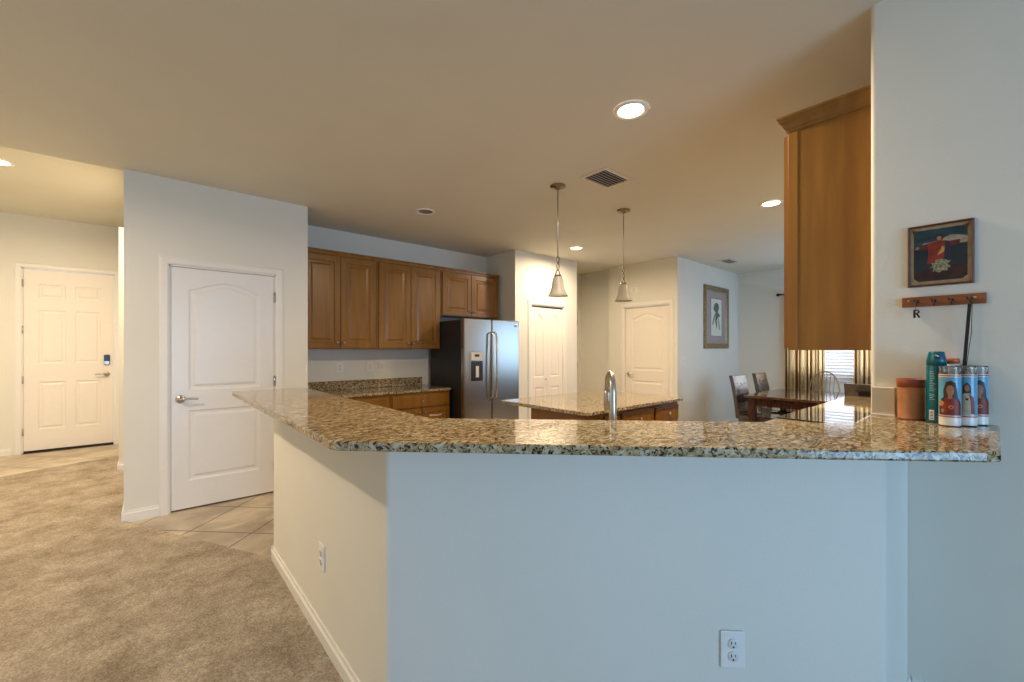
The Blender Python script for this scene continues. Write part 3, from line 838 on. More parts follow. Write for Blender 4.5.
def vent(label, x, y, rz, a, b, n=7):
    t = thing('ceiling_vent', label, 'vent', (x, y, CZ - 0.001), rz)
    MB().box(-a / 2 + 0.02, -b / 2 + 0.02, -0.004, a / 2 - 0.02, b / 2 - 0.02, -0.001).build('backing', M['ventdark'], t)
    fw = 0.028
    MB().box(-a / 2, -b / 2, -0.010, a / 2, -b / 2 + fw, 0).box(-a / 2, b / 2 - fw, -0.010, a / 2, b / 2, 0).box(-a / 2, -b / 2 + fw, -0.010, -a / 2 + fw, b / 2 - fw, 0).box(a / 2 - fw, -b / 2 + fw, -0.010, a / 2, b / 2 - fw, 0).build('frame', M['ventmetal'], t, 0.003)
    s = MB()
    for k in range(n):
        y0 = -b / 2 + fw + (b - 2 * fw) * (k + 0.5) / n
        s.box(-a / 2 + fw, -0.008, -0.0012, a / 2 - fw, 0.008, 0.0012, mtx=Matrix.Translation((0, y0, -0.010)) @ Matrix.Rotation(math.radians(40), 4, 'X'))
    s.build('louvres', M['ventmetal'], t)
    return t


vent('square slatted air vent in the ceiling beside the pendants', 2.84, 2.09, 0, 0.36, 0.26)
vent('small slatted air vent in the ceiling near the framed drawing', 6.98, 2.78, 0, 0.36, 0.20, 5)


def pendant(label, x, y, bottom):
    t = thing('pendant_lamp', label, 'pendant lamp', (x, y, CZ), 0, 'pendant lamps over the island')
    MB().lathe([(0, 0), (0.066, 0), (0.066, -0.010), (0.045, -0.018), (0.02, -0.022), (0.010, -0.035), (0, -0.035)], n=28).build('canopy', M['bronze'], t)
    zt = bottom - CZ + 0.175      # top of shade relative
    MB().tube([(0, 0, -0.03), (0, 0, zt + 0.165)], 0.0050, 8).build('rod', M['nickel'], t)
    mb = MB()
    lp = [(0.018 * math.sin(a), 0, zt + 0.142 + 0.026 * math.cos(a)) for a in [2 * PI * i / 14 for i in range(14)]]
    mb.tube(lp, 0.004, 8, closed=True)
    for k in range(2):
        s = 1 - 2 * k
        pts = []
        for i in range(15):
            u = i / 14; z = zt + 0.125 - u * 0.125
            xx = s * (0.020 * math.sin(u * PI * 1.55) * (1.0) if u < 0.62 else 0) if u < 0.62 else s * -(0.006 + 0.026 * (u - 0.62) / 0.38)
            pts.append((xx, s * 0.004, z))
        mb.tube(pts, 0.0042, 8)
    mb.build('hook', M['bronze'], t)
    MB().lathe([(0.0, zt + 0.012), (0.030, zt + 0.010), (0.034, zt - 0.004), (0.024, zt - 0.012), (0, zt - 0.012)], n=24).build('cap', M['bronze'], t)
    prof = [(0.030, zt - 0.002), (0.038, zt - 0.012), (0.046, zt - 0.035), (0.052, zt - 0.075), (0.058, zt - 0.11), (0.068, zt - 0.14), (0.083, zt - 0.165), (0.088, zt - 0.172),
            (0.085, zt - 0.172), (0.066, zt - 0.145), (0.055, zt - 0.11), (0.049, zt - 0.075), (0.043, zt - 0.035), (0.035, zt - 0.012)]
    MB().lathe(prof, n=36, cap=False).build('shade', M['shade'], t)
    MB().lathe([(0, zt - 0.012), (0.014, zt - 0.014), (0.014, zt - 0.05), (0.024, zt - 0.075), (0.026, zt - 0.09), (0.018, zt - 0.108), (0, zt - 0.113)], n=20).build('bulb', M['opaloff'], t)
    return t


pendant('bell-shaped glass pendant lamp over the left part of the island', 2.66, 2.46, 1.80)
pendant('bell-shaped glass pendant lamp farther away over the right part of the island', 3.63, 2.46, 1.83)


# ------------------------------------------------------------------ flat artwork helpers (thin coloured layers, real thickness)
def flat(name, pts, h0, h1, m, parent, curve=None):
    """polygon in (u,v) laid on plane y=-h (front -y). curve=(R, u0) wraps around a vertical cylinder of radius R about the local origin"""
    if curve is None:
        vs = [(u, -h0, v) for u, v in pts] + [(u, -h1, v) for u, v in pts]; n = len(pts)
        return MB().add(vs, [tuple(range(n)), tuple(range(n, 2 * n))] + [(i, (i + 1) % n, n + (i + 1) % n, n + i) for i in range(n)]).build(name, m, parent)
    R, _ = curve
    # densify, triangulate, bend
    bm = bmesh.new(); P = []
    for i in range(len(pts)):
        a = Vector(pts[i]); b = Vector(pts[(i + 1) % len(pts)]); k = max(1, int((b - a).length / 0.004))
        for j in range(k): P.append(a + (b - a) * j / k)
    vs = [bm.verts.new((p.x, 0, p.y)) for p in P]
    f = bm.faces.new(vs)
    us = sorted([p.x for p in P]); x = us[0] + 0.004
    while x < us[-1]:
        g = bm.verts[:] + bm.edges[:] + bm.faces[:]
        bmesh.ops.bisect_plane(bm, geom=g, plane_co=(x, 0, 0), plane_no=(1, 0, 0)); x += 0.004
    for v in bm.verts:
        a = v.co.x / R; rr = R + h1
        v.co = Vector((rr * math.sin(a), -rr * math.cos(a), v.co.z))
    bmesh.ops.recalc_face_normals(bm, faces=bm.faces)
    me = bpy.data.meshes.new(name); bm.to_mesh(me); bm.free(); me.materials.append(m)
    o = bpy.data.objects.new(name, me); COL.objects.link(o); o.parent = parent
    return o


def ell(cx, cy, rx, ry, n=18, a0=0, a1=2 * PI):
    return [(cx + rx * math.cos(a0 + (a1 - a0) * i / n), cy + ry * math.sin(a0 + (a1 - a0) * i / n)) for i in range(n)]


def frame_mb(w, h, fw, prof):
    """mitred frame around w x h, prof = [(inset, depth)]"""
    mb = MB(); k = len(prof); vs = []
    for sx, sz in ((-1, -1), (1, -1), (1, 1), (-1, 1)):
        for a, d in prof: vs.append((sx * (w / 2 - a), -d, sz * (h / 2 - a)))
    fs = []
    for i in range(4):
        for j in range(k):
            fs.append((i * k + j, i * k + (j + 1) % k, ((i + 1) % 4) * k + (j + 1) % k, ((i + 1) % 4) * k + j))
    return mb.add(vs, fs)


# small picture on the right wall
t = thing('framed_picture', 'small framed painting of a robed figure with outspread arms on the right wall', 'picture', (2.2325, 0.135, 1.7025), R90)
pw_, ph_ = 0.174, 0.231
frame_mb(pw_, ph_, 0.01, [(0, 0), (0, 0.012), (0.003, 0.014), (0.007, 0.012), (0.007, 0)]).build('frame', M['frame_red'], t)
flat('inner_border', rect(-pw_ / 2 + 0.006, -ph_ / 2 + 0.006, pw_ / 2 - 0.006, ph_ / 2 - 0.006), 0.002, 0.006, M['frame_cream'], t)
_flat = flat


def flat(name, pts, h0, h1, m, parent, curve=None):
    return _flat(name, [(u * 0.946, v * 0.946) for u, v in pts], h0, h1, m, parent, curve)


a_, b_ = 0.074, 0.102; c_ = 0.012
octo = [(-a_ + c_, -b_), (a_ - c_, -b_), (a_, -b_ + c_), (a_, b_ - c_), (a_ - c_, b_), (-a_ + c_, b_), (-a_, b_ - c_), (-a_, -b_ + c_)]
pt = flat('painting', octo, 0.006, 0.0065, M['p_low'], t)
flat('painted_sky', [(-a_, 0.03), (-0.02, 0.036), (0.03, 0.030), (a_, 0.036), (a_, b_ - c_), (a_ - c_, b_), (-a_ + c_, b_), (-a_, b_ - c_)], 0.0065, 0.0067, M['p_sky'], pt)
flat('painted_ground', [(-a_, -b_ + c_), (-a_ + c_, -b_), (a_ - c_, -b_), (a_, -b_ + c_), (a_, -0.052), (0.03, -0.045), (-0.02, -0.05), (-a_, -0.062)], 0.0065, 0.0067, M['p_ground'], pt)
flat('painted_cloud', [(-a_, 0.028), (-0.06, 0.036), (-0.045, 0.050), (-0.02, 0.052), (0.005, 0.060), (0.03, 0.072), (0.05, 0.068), (a_, 0.060), (a_, 0.036), (0.02, 0.034), (-0.03, 0.030)], 0.0067, 0.0069, M['p_cloud'], pt)
fg = flat('painted_robe', [(-0.034, 0.048), (-0.012, 0.053), (0.012, 0.053), (0.028, 0.048), (0.024, 0.010), (0.008, -0.018), (-0.006, -0.036), (-0.036, -0.034), (-0.032, 0.0)], 0.0069, 0.0072, M['p_red'], pt)
flat('painted_sleeve', [(-0.034, 0.048), (-0.060, 0.042), (-0.060, 0.026), (-0.032, 0.024)], 0.0069, 0.0071, M['p_darkred'], pt)
flat('painted_sleeve', [(0.028, 0.048), (0.054, 0.050), (0.054, 0.034), (0.026, 0.026)], 0.0069, 0.0071, M['p_darkred'], pt)
flat('painted_sash', [(0.014, 0.050), (0.028, 0.046), (0.030, -0.004), (0.020, -0.026), (0.012, -0.006)], 0.0072, 0.0074, M['p_navy'], pt)
flat('painted_sash', [(0.006, 0.030), (0.014, 0.030), (0.012, 0.010), (-0.006, -0.002), (-0.004, 0.006)], 0.0072, 0.0074, M['p_gold'], pt)
flat('painted_hair', ell(-0.002, 0.066, 0.0125, 0.014), 0.0072, 0.0073, M['p_hair'], pt)
flat('painted_face', ell(-0.002, 0.063, 0.0065, 0.0095), 0.0073, 0.0075, M['p_skin'], pt)
flat('painted_hand', ell(-0.063, 0.034, 0.005, 0.005, 10), 0.0069, 0.0071, M['p_skin'], pt)
vp = [(-0.012, -0.022), (0.006, -0.018), (0.018, -0.024), (0.030, -0.030), (0.022, -0.038), (0.030, -0.052), (0.020, -0.056), (0.022, -0.066), (0.006, -0.064), (-0.002, -0.072), (-0.012, -0.064), (-0.020, -0.066), (-0.018, -0.052), (-0.030, -0.050), (-0.020, -0.040), (-0.024, -0.032), (-0.014, -0.032)]
flat('painted_village', vp, 0.0072, 0.0075, M['p_village'], pt)
for sx in (-1, 1):
    for sz in (-1, 1):
        q = [(sx * a_, sz * (b_ - c_ * 1.1)), (sx * (a_ - c_ * 1.1), sz * b_), (sx * (a_ + 0.006), sz * (b_ + 0.006))]
        flat('corner_ornament', q, 0.006, 0.0078, M['frame_red'] if sz > 0 else M['frame_cream'], t)

flat = _flat

# coat rack
t = thing('key_rack', 'reddish wooden wall rack with four dark hooks under the small painting', 'rack', (2.2325, 0.129, 1.530), R90)
MB().box(-0.110, -0.014, -0.019, 0.110, 0, 0.019).build('board', M['rack'], t, 0.003)
hx = [-0.0665, -0.0205, 0.0245, 0.070]
for x in hx:
    MB().lathe([(0, 0), (0.006, 0), (0.006, 0.003), (0, 0.004)], n=12, mtx=Matrix.Translation((x, -0.014, 0.0)) @ Matrix.Rotation(PI / 2, 4, 'X')) \
        .tube([(x, -0.014, 0.006), (x, -0.022, 0.004), (x, -0.030, -0.002), (x, -0.032, -0.010), (x, -0.028, -0.016), (x, -0.020, -0.017)], 0.0024, 8) \
        .tube([(x, -0.016, -0.004), (x - 0.006, -0.026, 0.002), (x - 0.008, -0.030, 0.006)], 0.002, 8).build('hook', M['strap'], t)
for x in (-0.090, 0.082):
    MB().lathe([(0, 0), (0.004, 0), (0.003, 0.002), (0, 0.0025)], n=10, mtx=Matrix.Translation((x, -0.014, 0.004)) @ Matrix.Rotation(PI / 2, 4, 'X')).build('screw', M['goldlight'], t)
# letter-shaped key fob hanging on a thin cord
yk = 0.129 + 0.0665
t = thing('key_fob', 'small black letter R key fob hanging from the leftmost hook', 'key fob', (2.2025, yk, 1.495), R90)
K = MB().box(-0.009, -0.002, -0.027, -0.0025, 0.002, 0.004)
K.tube([(-0.006, 0, 0.002), (0.002, 0, 0.002), (0.006, 0, -0.002), (0.006, 0, -0.006), (0.002, 0, -0.010), (-0.006, 0, -0.010)], 0.0031, 6)
K.tube([(0.0, 0, -0.010), (0.004, 0, -0.018), (0.008, 0, -0.026)], 0.0033, 6)
K.build('letter', M['strap'], t)
MB().tube([(-0.003, 0, 0.003), (-0.002, 0.004, 0.016), (0.0, 0.003, 0.0195)], 0.0008, 6).build('cord', M['strap'], t)
# straps hanging from right hook
ys = 0.129 - 0.070
t = thing('lanyard', 'long black lanyard strap hanging from the rightmost hook behind the candles', 'lanyard', (2.2015, ys, 1.51), R90)
MB().box(-0.0050, -0.0012, -0.28, 0.0045, 0.0012, 0.0, mtx=Matrix.Rotation(math.radians(3.4), 4, 'Y')).build('strap', M['strap'], t)
MB().tube([(0.006, 0.002, 0.004), (0.004, 0.001, -0.1), (-0.006, 0, -0.20), (-0.014, 0, -0.28)], 0.0011, 6).build('cord', M['strap'], t)
MB().tube([(-0.004, 0.0, -0.002), (0.0, -0.001, 0.008), (0.005, 0.001, 0.003)], 0.002, 6).build('loop', M['strap'], t)


# ------------------------------------------------------------------ candles and other things on the bar
def face_cam(x, y): return math.atan2(y, x) + PI / 2 + PI  # local -y towards the camera


BZ = 1.0855


def candle(label, x, y, kind, turn=0):
    R = 0.0270; H = 0.206
    ang = math.atan2(x, -y)   # rotation so that local -y looks at the origin
    t = thing('glass_candle', label, 'candle', (x, y, BZ), math.atan2(-x, y) + turn, 'tall religious candles on the bar')
    MB().lathe([(0.0, 0.0), (R - 0.002, 0.0), (R, 0.004), (R, H - 0.006), (R + 0.0008, H - 0.002), (R, H), (R - 0.0025, H), (R - 0.003, H - 0.006), (R - 0.003, 0.16), (0, 0.16)], n=36).build('glass', M['glass'], t)
    MB().lathe([(0, 0.004), (R - 0.0036, 0.004), (R - 0.0036, 0.158), (0, 0.156)], n=32).build('wax', M['wax'], t)
    # white wax shows at the bottom; label wraps the front
    MB().lathe([(R + 0.0004, 0.003), (R + 0.0004, 0.030)], n=40, cap=False).build('base_band', M['wax'], t)
    Wl = 0.039; z0, z1 = 0.028, 0.178
    lab = flat('label', rect(-Wl, z0, Wl, z1), 0, 0.0006, M['l_white'], t, (R, 0))
    c = (R, 0); k = lambda n, p, h, m: flat(n, [(a * 0.946, b * 0.946) for a, b in p], 0, h, m, lab, c)
    k('label_line', rect(-0.041, 0.033, 0.041, 0.037), 0.0008, M['l_redline']); k('label_line', rect(-0.041, 0.181, 0.041, 0.185), 0.0008, M['l_redline'])
    k('label_background', rect(-0.037, 0.040, 0.037, 0.178), 0.0009, M['l_blue'])
    if kind == 0:
        k('printed_hair', [(-0.016, 0.095), (-0.017, 0.13), (-0.010, 0.160), (0.002, 0.166), (0.014, 0.158), (0.019, 0.13), (0.022, 0.10), (0.012, 0.085), (-0.010, 0.088)], 0.0011, M['p_hair'])
        k('printed_shoulders', [(-0.030, 0.041), (-0.031, 0.080), (-0.020, 0.102), (-0.008, 0.108), (0.010, 0.108), (0.024, 0.100), (0.033, 0.080), (0.033, 0.041)], 0.0013, M['p_hair'])
        k('printed_robe', [(-0.022, 0.041), (-0.022, 0.075), (-0.010, 0.104), (0.010, 0.104), (0.024, 0.085), (0.028, 0.041)], 0.0015, M['p_red'])
        k('printed_sleeve', ell(-0.024, 0.082, 0.009, 0.010), 0.0016, M['p_gold'])
        k('printed_face', ell(0.001, 0.130, 0.0095, 0.019), 0.0017, M['p_skin'])
        k('printed_neck', rect(-0.005, 0.100, 0.006, 0.116), 0.0016, M['p_skin'])
        k('printed_emblem', ell(0.003, 0.070, 0.0065, 0.0065, 14), 0.0018, M['p_gold'])
        k('printed_emblem', ell(0.003, 0.070, 0.0038, 0.0038, 12), 0.0020, M['p_red'])
        k('printed_hand', ell(-0.019, 0.056, 0.005, 0.007), 0.0018, M['p_skin'])
        k('printed_eye', ell(-0.003, 0.134, 0.0016, 0.0009, 8), 0.0019, M['p_hair']); k('printed_eye', ell(0.005, 0.134, 0.0016, 0.0009, 8), 0.0019, M['p_hair'])
    else:
        k('printed_hair', [(-0.010, 0.115), (-0.010, 0.145), (0.000, 0.160), (0.010, 0.145), (0.011, 0.115)], 0.0011, M['p_hair'])
        k('printed_robe', [(-0.020, 0.041), (-0.018, 0.105), (-0.006, 0.120), (0.006, 0.120), (0.018, 0.105), (0.022, 0.041)], 0.0013, M['l_cream'])
        k('printed_sash', [(0.004, 0.118), (0.018, 0.105), (0.022, 0.045), (0.010, 0.045), (0.009, 0.09)], 0.0015, M['p_red'])
        k('printed_face', ell(0.0, 0.138, 0.0062, 0.012), 0.0016, M['p_skin'])
        k('printed_emblem', ell(0.0, 0.098, 0.004, 0.004, 12), 0.0017, M['p_hair'])
    return t


candle('front glass candle, red-robed figure on a blue label, nearest of the three', 2.093, 0.1027, 0)
candle('middle glass candle, pale-robed figure on its blue label', 2.142, 0.067, 1, 0.1)
candle('rightmost glass candle, against the wall at the granite end', 2.202, 0.042, 0, 0.15)

# teal spray can
cx_, cy_ = 2.152, 0.139
t = thing('spray_can', 'tall teal aerosol can with sculpted cap behind the front candle', 'spray can', (cx_, cy_, BZ), math.atan2(-cx_, cy_))
MB().lathe([(0, 0), (0.027, 0), (0.0275, 0.004), (0.0275, 0.2), (0.025, 0.208), (0, 0.208)], n=32).build('body', M['teal'], t)
MB().lathe([(0.027, 0.206), (0.0265, 0.225), (0.0215, 0.250), (0.020, 0.255), (0.010, 0.256), (0, 0.252)], n=28).build('cap', M['teal'], t)
mt = Matrix.Translation((0.004, -0.0225, 0.238)) @ Matrix.Rotation(math.radians(75), 4, 'X')
nz = MB().lathe([(0, -0.004), (0.0095, -0.004), (0.0085, 0.002), (0, 0.002)], n=18, mtx=mt).build('nozzle', M['tealdark'], t)
MB().lathe([(0, 0.002), (0.003, 0.002), (0.002, 0.005), (0, 0.005)], n=10, mtx=mt).build('nozzle_tip', M['print_white'], nz)
random.seed(3)
for i in range(17):
    z = 0.182 - i * 0.0062; wdt = random.uniform(0.010, 0.017)
    if i in (12,): continue
    flat('printed_line', rect(-0.019, z, -0.019 + wdt, z + 0.0022), 0, 0.0006, M['tealtext'], t, (0.0275, 0))
bc = flat('barcode_panel', rect(-0.020, 0.010, -0.006, 0.046), 0, 0.0006, M['print_white'], t, (0.0275, 0))
for i in range(8):
    z = 0.013 + i * 0.0038
    flat('barcode_bar', rect(-0.018, z, -0.008, z + (0.0012 if i % 3 else 0.0022)), 0, 0.0009, M['strap'], bc, (0.0275, 0))

# orange-lidded jar
t = thing('lidded_jar', 'clear jar with orange lid peeking out behind the front candle', 'jar', (2.205, 0.105, BZ))
MB().lathe([(0, 0), (0.022, 0), (0.023, 0.004), (0.023, 0.20), (0.021, 0.212), (0, 0.212)], n=28).build('jar_body', M['wax'], t)
MB().lathe([(0, 0.212), (0.0225, 0.212), (0.0225, 0.228), (0.020, 0.231), (0, 0.231)], n=28).build('lid', M['orange'], t)

# brown pot
t = thing('brown_pot', 'amber-brown pot with darker rim standing on the bar left of the teal can', 'pot', (2.180, 0.209, BZ), 0.25)
MB().lathe([(0, 0), (0.036, 0), (0.0385, 0.003), (0.0385, 0.006), (0.037, 0.009), (0.0385, 0.118), (0.0385, 0.122), (0, 0.122)], n=44).build('body', M['terra2'], t)
MB().lathe([(0.0385, 0.121), (0.0405, 0.122), (0.0425, 0.150), (0.0405, 0.152), (0.038, 0.148), (0.036, 0.124), (0.0, 0.124)], n=44).build('rim', M['terra'], t)
MB().lathe([(0.0386, 0.0), (0.0395, 0.0), (0.0395, 0.006), (0.0386, 0.006)], n=44, cap=False).build('foot_ring', M['terra'], t)

# pale card box by the wall end
t = thing('napkin_box', 'flat cream box against the wall between the wall end and the brown pot', 'box', (2.2315, 0.292, BZ), R90)
MB().box(-0.035, -0.028, 0.0, 0.035, 0.0, 0.112).build('box_body', M['box_cream'], t, 0.002)
MB().box(-0.037, -0.034, 0.0, 0.037, -0.0285, 0.006).build('base_lip', M['white'], t, 0.001)

# ------------------------------------------------------------------ dining area
# window with blinds
t = thing('window_1', None, None, (8.35, 2.38, 0), R90, kind='structure')
WW = 1.38
MB().box(0, 0.07, 0.85, 0.05, 0.13, 2.12).box(WW - 0.05, 0.07, 0.85, WW, 0.13, 2.12).box(0.05, 0.07, 2.07, WW - 0.05, 0.13, 2.12).box(0.05, 0.07, 0.85, WW - 0.05, 0.13, 0.90).build('window_frame', M['white'], t)
MB().box(-0.02, -0.03, 0.825, WW + 0.02, 0.07, 0.849).build('window_sill', M['trim'], t)
MB().box(0.05, 0.10, 0.90, WW - 0.05, 0.104, 2.07).build('pane', M['glass'], t)
bl = thing('window_blind', 'white horizontal slat blind closed over the dining window', 'blind', (8.35, 2.38, 0), R90)
MB().box(0.02, 0.015, 2.07, WW - 0.02, 0.06, 2.115).build('head_rail', M['blind'], bl)
s = MB()
z = 0.875
while z < 2.07:
    s.box(0.022, -0.025, -0.001, WW - 0.022, 0.025, 0.001, mtx=Matrix.Translation((0, 0.035, z)) @ Matrix.Rotation(math.radians(-51), 4, 'X')); z += 0.050
s.build('slats', M['blind'], bl)
MB().box(0.022, 0.018, 0.852, WW - 0.022, 0.050, 0.868).build('bottom_rail', M['blind'], bl)
# the lamp's own daylight panel sits outside; see daylight_east_window above


def curtain(label, y0, y1, z0=0.03, z1=2.24, folds=7):
    nn = folds * 12; vs = []; uv = []
    L = abs(y1 - y0)
    for zi, z in enumerate([z0, (z0 + z1) / 2, z1]):
        for i in range(nn + 1):
            u = i / nn; amp = 0.028 + 0.008 * math.sin(u * 17)
            vs.append((8.28 + amp * math.sin(u * folds * 2 * PI), y0 + (y1 - y0) * u + 0.008 * math.cos(u * folds * 4 * PI), z))
    fs = [(r_ * (nn + 1) + i, r_ * (nn + 1) + i + 1, (r_ + 1) * (nn + 1) + i + 1, (r_ + 1) * (nn + 1) + i) for r_ in range(2) for i in range(nn)]
    mb = MB(); mb.add(vs, fs, True); o = mb.build('curtain', M['curtain'], None, fix=False)
    ul = o.data.uv_layers.new(name='UVMap')
    for p in o.data.polygons:
        for li in p.loop_indices:
            vi = o.data.loops[li].vertex_index; ul.data[li].uv = ((vi % (nn + 1)) / nn * L * 1.9 + 0.07, 0)
    q = o.modifiers.new('solid', 'SOLIDIFY'); q.thickness = 0.002
    return tag(o, label, 'curtain', 'striped curtains at the dining window')


curtain('gold and brown striped curtain hanging left of the dining window', 2.37, 1.80)
curtain('gold and brown striped curtain hanging right of the dining window', 1.43, 0.98, folds=6)
t = thing('curtain_rod', 'dark curtain rod with a scrolled finial above the dining window', 'curtain rod', (8.275, 0, 2.29))
MB().tube([(0, 0.80, 0), (0, 2.42, 0)], 0.011, 12).build('rod', M['strap'], t)
for y in (2.42, 0.80):
    s = 1 if y > 1 else -1
    MB().lathe([(0, 0), (0.014, 0.004), (0.018, 0.016), (0.012, 0.03), (0.026, 0.045), (0.028, 0.06), (0.012, 0.08), (0, 0.088)], n=16, mtx=Matrix.Translation((0, y, 0)) @ Matrix.Rotation(-s * PI / 2, 4, 'X')).build('finial', M['strap'], t)
    MB().tube([(0, y - s * 0.06, 0), (0.02, y - s * 0.06, 0.05), (0.074, y - s * 0.06, 0.05)], 0.008, 8).box(0.068, y - s * 0.06 - 0.02, 0.0, 0.0745, y - s * 0.06 + 0.02, 0.09).build('bracket', M['strap'], t)

# framed drawing on y=3.1 wall
px0, px1 = 6.91, 7.85
t = thing('framed_art', 'tall framed botanical drawing with mauve mat on the dining wall', 'picture', ((px0 + px1) / 2, 3.1495, 1.89), 0)
fw_, fh_ = px1 - px0, 1.06
frame_mb(fw_, fh_, 0.07, [(0, 0), (0, 0.02), (0.015, 0.035), (0.05, 0.03), (0.075, 0.018), (0.085, 0.018), (0.085, 0)]).build('frame', M['goldframe'], t)
frame_mb(fw_ - 0.168, fh_ - 0.168, 0.03, [(0, 0.002), (0, 0.02), (0.006, 0.022), (0.014, 0.014), (0.014, 0.002)]).build('inner_frame', M['goldlight'], t)
flat('mat', rect(-fw_ / 2 + 0.05, -fh_ / 2 + 0.05, fw_ / 2 - 0.05, fh_ / 2 - 0.05), 0.002, 0.008, M['matboard'], t)
iw, ih = 0.205, 0.315
frame_mb(2 * iw + 0.016, 2 * ih + 0.016, 0.01, [(0, 0.008), (0, 0.012), (0.008, 0.010), (0.008, 0.008)]).build('mat_edge', M['goldframe'], t)
pp = flat('drawing', rect(-iw, -ih, iw, ih), 0.008, 0.0095, M['paper'], t)
for pts_, m_ in (([(-0.075, 0.13), (-0.05, 0.20), (0.0, 0.235), (0.05, 0.21), (0.065, 0.15), (0.04, 0.09), (0.0, 0.07), (-0.04, 0.09)], 'ink1'),
                 ([(-0.015, 0.10), (0.02, 0.09), (0.07, 0.06), (0.09, 0.02), (0.05, 0.01), (0.01, -0.04), (0.02, -0.14), (0.005, -0.18), (-0.03, -0.06)], 'ink1'),
                 ([(-0.03, 0.08), (-0.07, 0.0), (-0.10, -0.10), (-0.085, -0.13), (-0.045, -0.04), (-0.01, 0.05)], 'ink2'),
                 ([(0.04, 0.02), (0.07, -0.06), (0.09, -0.17), (0.065, -0.20), (0.045, -0.08)], 'ink2'),
                 ([(-0.035, 0.15), (-0.01, 0.185), (0.02, 0.16), (0.0, 0.12)], 'ink2')):
    flat('ink_shape', [(a * 1.6, b * 1.1) for a, b in pts_], 0.0095, 0.0100 if m_ == 'ink2' else 0.0104, M[m_], pp)

# dining table
t = thing('dining_table', 'dark polished dining table with mahogany legs beyond the kitchen', 'table', (0, 0, 0))
TX0, TX1, TY0, TY1 = 5.85, 7.25, 0.55, 2.15
MB().box(TX0, TY0, 0.72, TX1, TY1, 0.75).build('tabletop', M['glassblack'] if False else mat('polished_tabletop', (0.07, 0.035, 0.022), 0.08, noise=0.5, nscale=22, spec=0.7), t, 0.006, 3)
MB().box(TX0 + 0.05, TY0 + 0.05, 0.62, TX1 - 0.05, TY0 + 0.075, 0.72).box(TX0 + 0.05, TY1 - 0.075, 0.62, TX1 - 0.05, TY1 - 0.05, 0.72).box(TX0 + 0.05, TY0 + 0.075, 0.62, TX0 + 0.075, TY1 - 0.075, 0.72).box(TX1 - 0.075, TY0 + 0.075, 0.62, TX1 - 0.05, TY1 - 0.075, 0.72).build('apron', M['mahog'], t)
for x in (TX0 + 0.04, TX1 - 0.13):
    for y in (TY0 + 0.04, TY1 - 0.13):
        vs = []
        MB().add([(x + 0.012, y + 0.012, 0), (x + 0.078, y + 0.012, 0), (x + 0.078, y + 0.078, 0), (x + 0.012, y + 0.078, 0), (x, y, 0.7195), (x + 0.09, y, 0.7195), (x + 0.09, y + 0.09, 0.7195), (x, y + 0.09, 0.7195)],
                 [(0, 3, 2, 1), (4, 5, 6, 7), (0, 1, 5, 4), (1, 2, 6, 5), (2, 3, 7, 6), (3, 0, 4, 7)]).build('leg', M['mahog'], t, 0.004)


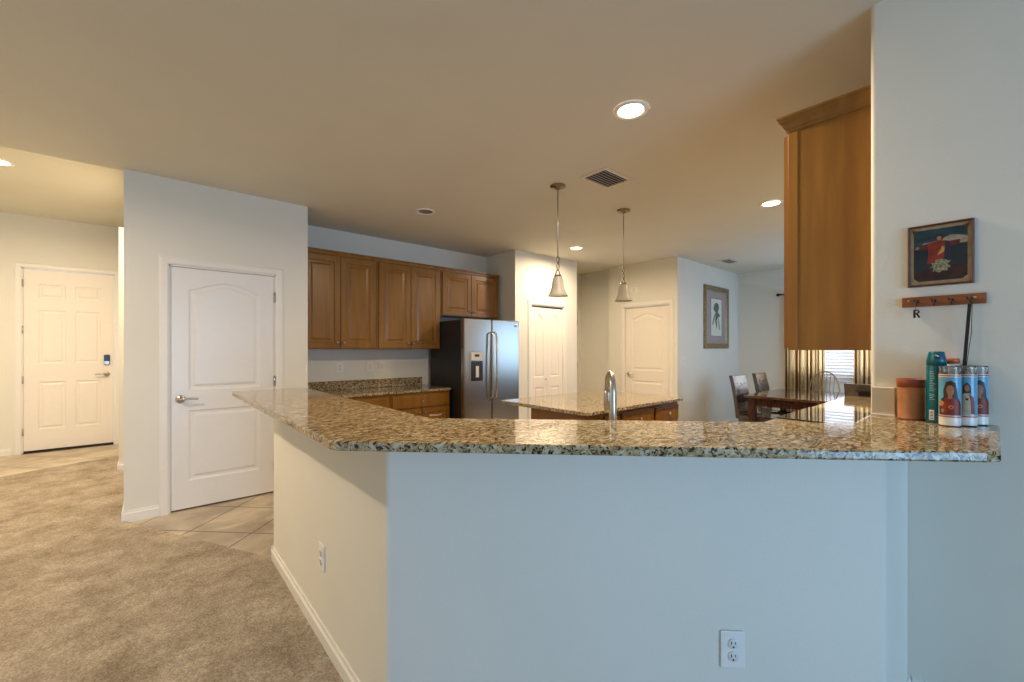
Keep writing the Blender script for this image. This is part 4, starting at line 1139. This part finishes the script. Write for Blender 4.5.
def parsons(label, loc, rz):
    """chair whose front looks local -y"""
    t = thing('dining_chair', label, 'chair', loc, rz, 'dark leather dining chairs')
    w = 0.44
    MB().box(-w / 2, -0.24, 0.36, w / 2, 0.20, 0.47).build('seat', M['leather'], t, 0.02, 3)
    # back: curved slab
    n = 10; vs = []
    for i in range(n + 1):
        u = i / n; z = 0.42 + 0.57 * u; y = 0.17 + 0.055 * u + 0.045 * u * u
        th = 0.062 - 0.012 * u
        for x in (-w / 2, w / 2):
            vs += [(x, y, z), (x, y + th, z)]
    fs = []
    for i in range(n):
        a = i * 4; b = a + 4
        fs += [(a, a + 2, b + 2, b), (a + 1, b + 1, b + 3, a + 3), (a, b, b + 1, a + 1), (a + 2, a + 3, b + 3, b + 2)]
    fs += [(0, 1, 3, 2), (n * 4, n * 4 + 2, n * 4 + 3, n * 4 + 1)]
    bk = MB().add(vs, fs).build('backrest', M['leather'], t, 0.012, 3)
    tf = MB()
    for i in range(3):
        for j in range(3):
            u = 0.3 + 0.25 * j; z = 0.42 + 0.57 * u; y = 0.17 + 0.055 * u + 0.045 * u * u
            tf.lathe([(0, 0.0), (0.009, 0.0), (0.007, 0.005), (0, 0.006)], n=10, mtx=Matrix.Translation((-0.12 + 0.12 * i, y, z)) @ Matrix.Rotation(PI / 2, 4, 'X'))
    tf.build('tufting_buttons', M['leather'], bk)
    for x in (-w / 2 + 0.02, w / 2 - 0.06):
        MB().box(x, -0.22, 0, x + 0.04, -0.18, 0.362).build('leg', M['mahog'], t, 0.003)
        MB().add([(x, 0.20, 0), (x + 0.04, 0.20, 0), (x + 0.04, 0.24, 0), (x, 0.24, 0), (x, 0.155, 0.42), (x + 0.04, 0.155, 0.42), (x + 0.04, 0.195, 0.42), (x, 0.195, 0.42)],
                 [(0, 3, 2, 1), (4, 5, 6, 7), (0, 1, 5, 4), (1, 2, 6, 5), (2, 3, 7, 6), (3, 0, 4, 7)]).build('leg', M['mahog'], t, 0.003)
    return t


parsons('dark leather dining chair tucked at the near left corner of the table', (6.19, 2.06, 0), 0)
parsons('dark leather dining chair at the far side of the table next to the left one', (7.01, 2.06, 0), 0)
parsons('dark leather dining chair seen from behind at the right, in front of the window', (5.84, 0.80, 0), PI / 2 - 0.10)

# windsor chair: front looks local -y
t = thing('windsor_chair', 'bow-back spindle chair in light wood in front of the dining window', 'chair', (7.62, 1.72, 0), R90)
MB().lathe([(0, 0.42), (0.20, 0.42), (0.215, 0.435), (0.21, 0.455), (0, 0.45)], n=32).build('seat', M['lightwood'], t)
bow = []
for i in range(21):
    a = PI * i / 20; bow.append((-0.20 * math.cos(a) * (1.0), 0.17 + 0.10 * math.sin(a) ** 0.8, 0.46 + 0.54 * math.sin(a) ** 0.55))
MB().tube(bow, 0.010, 8).build('bow', M['lightwood'], t)
for i in range(6):
    x = -0.125 + 0.05 * i; a = math.acos(max(-1, min(1, -x / 0.20)))
    MB().tube([(x * 0.8, 0.16, 0.45), (x, 0.17 + 0.10 * math.sin(a) ** 0.8, 0.46 + 0.54 * math.sin(a) ** 0.55)], 0.005, 6).build('spindle', M['lightwood'], t)
for sx in (-1, 1):
    for sy in (-1, 1):
        MB().tube([(sx * 0.13, sy * 0.12, 0.43), (sx * 0.19, sy * 0.19, 0.0)], [0.012, 0.016], 8).build('leg', M['lightwood'], t)
MB().tube([(-0.16, 0, 0.2), (0.16, 0, 0.2)], 0.008, 6).build('stretcher', M['lightwood'], t)
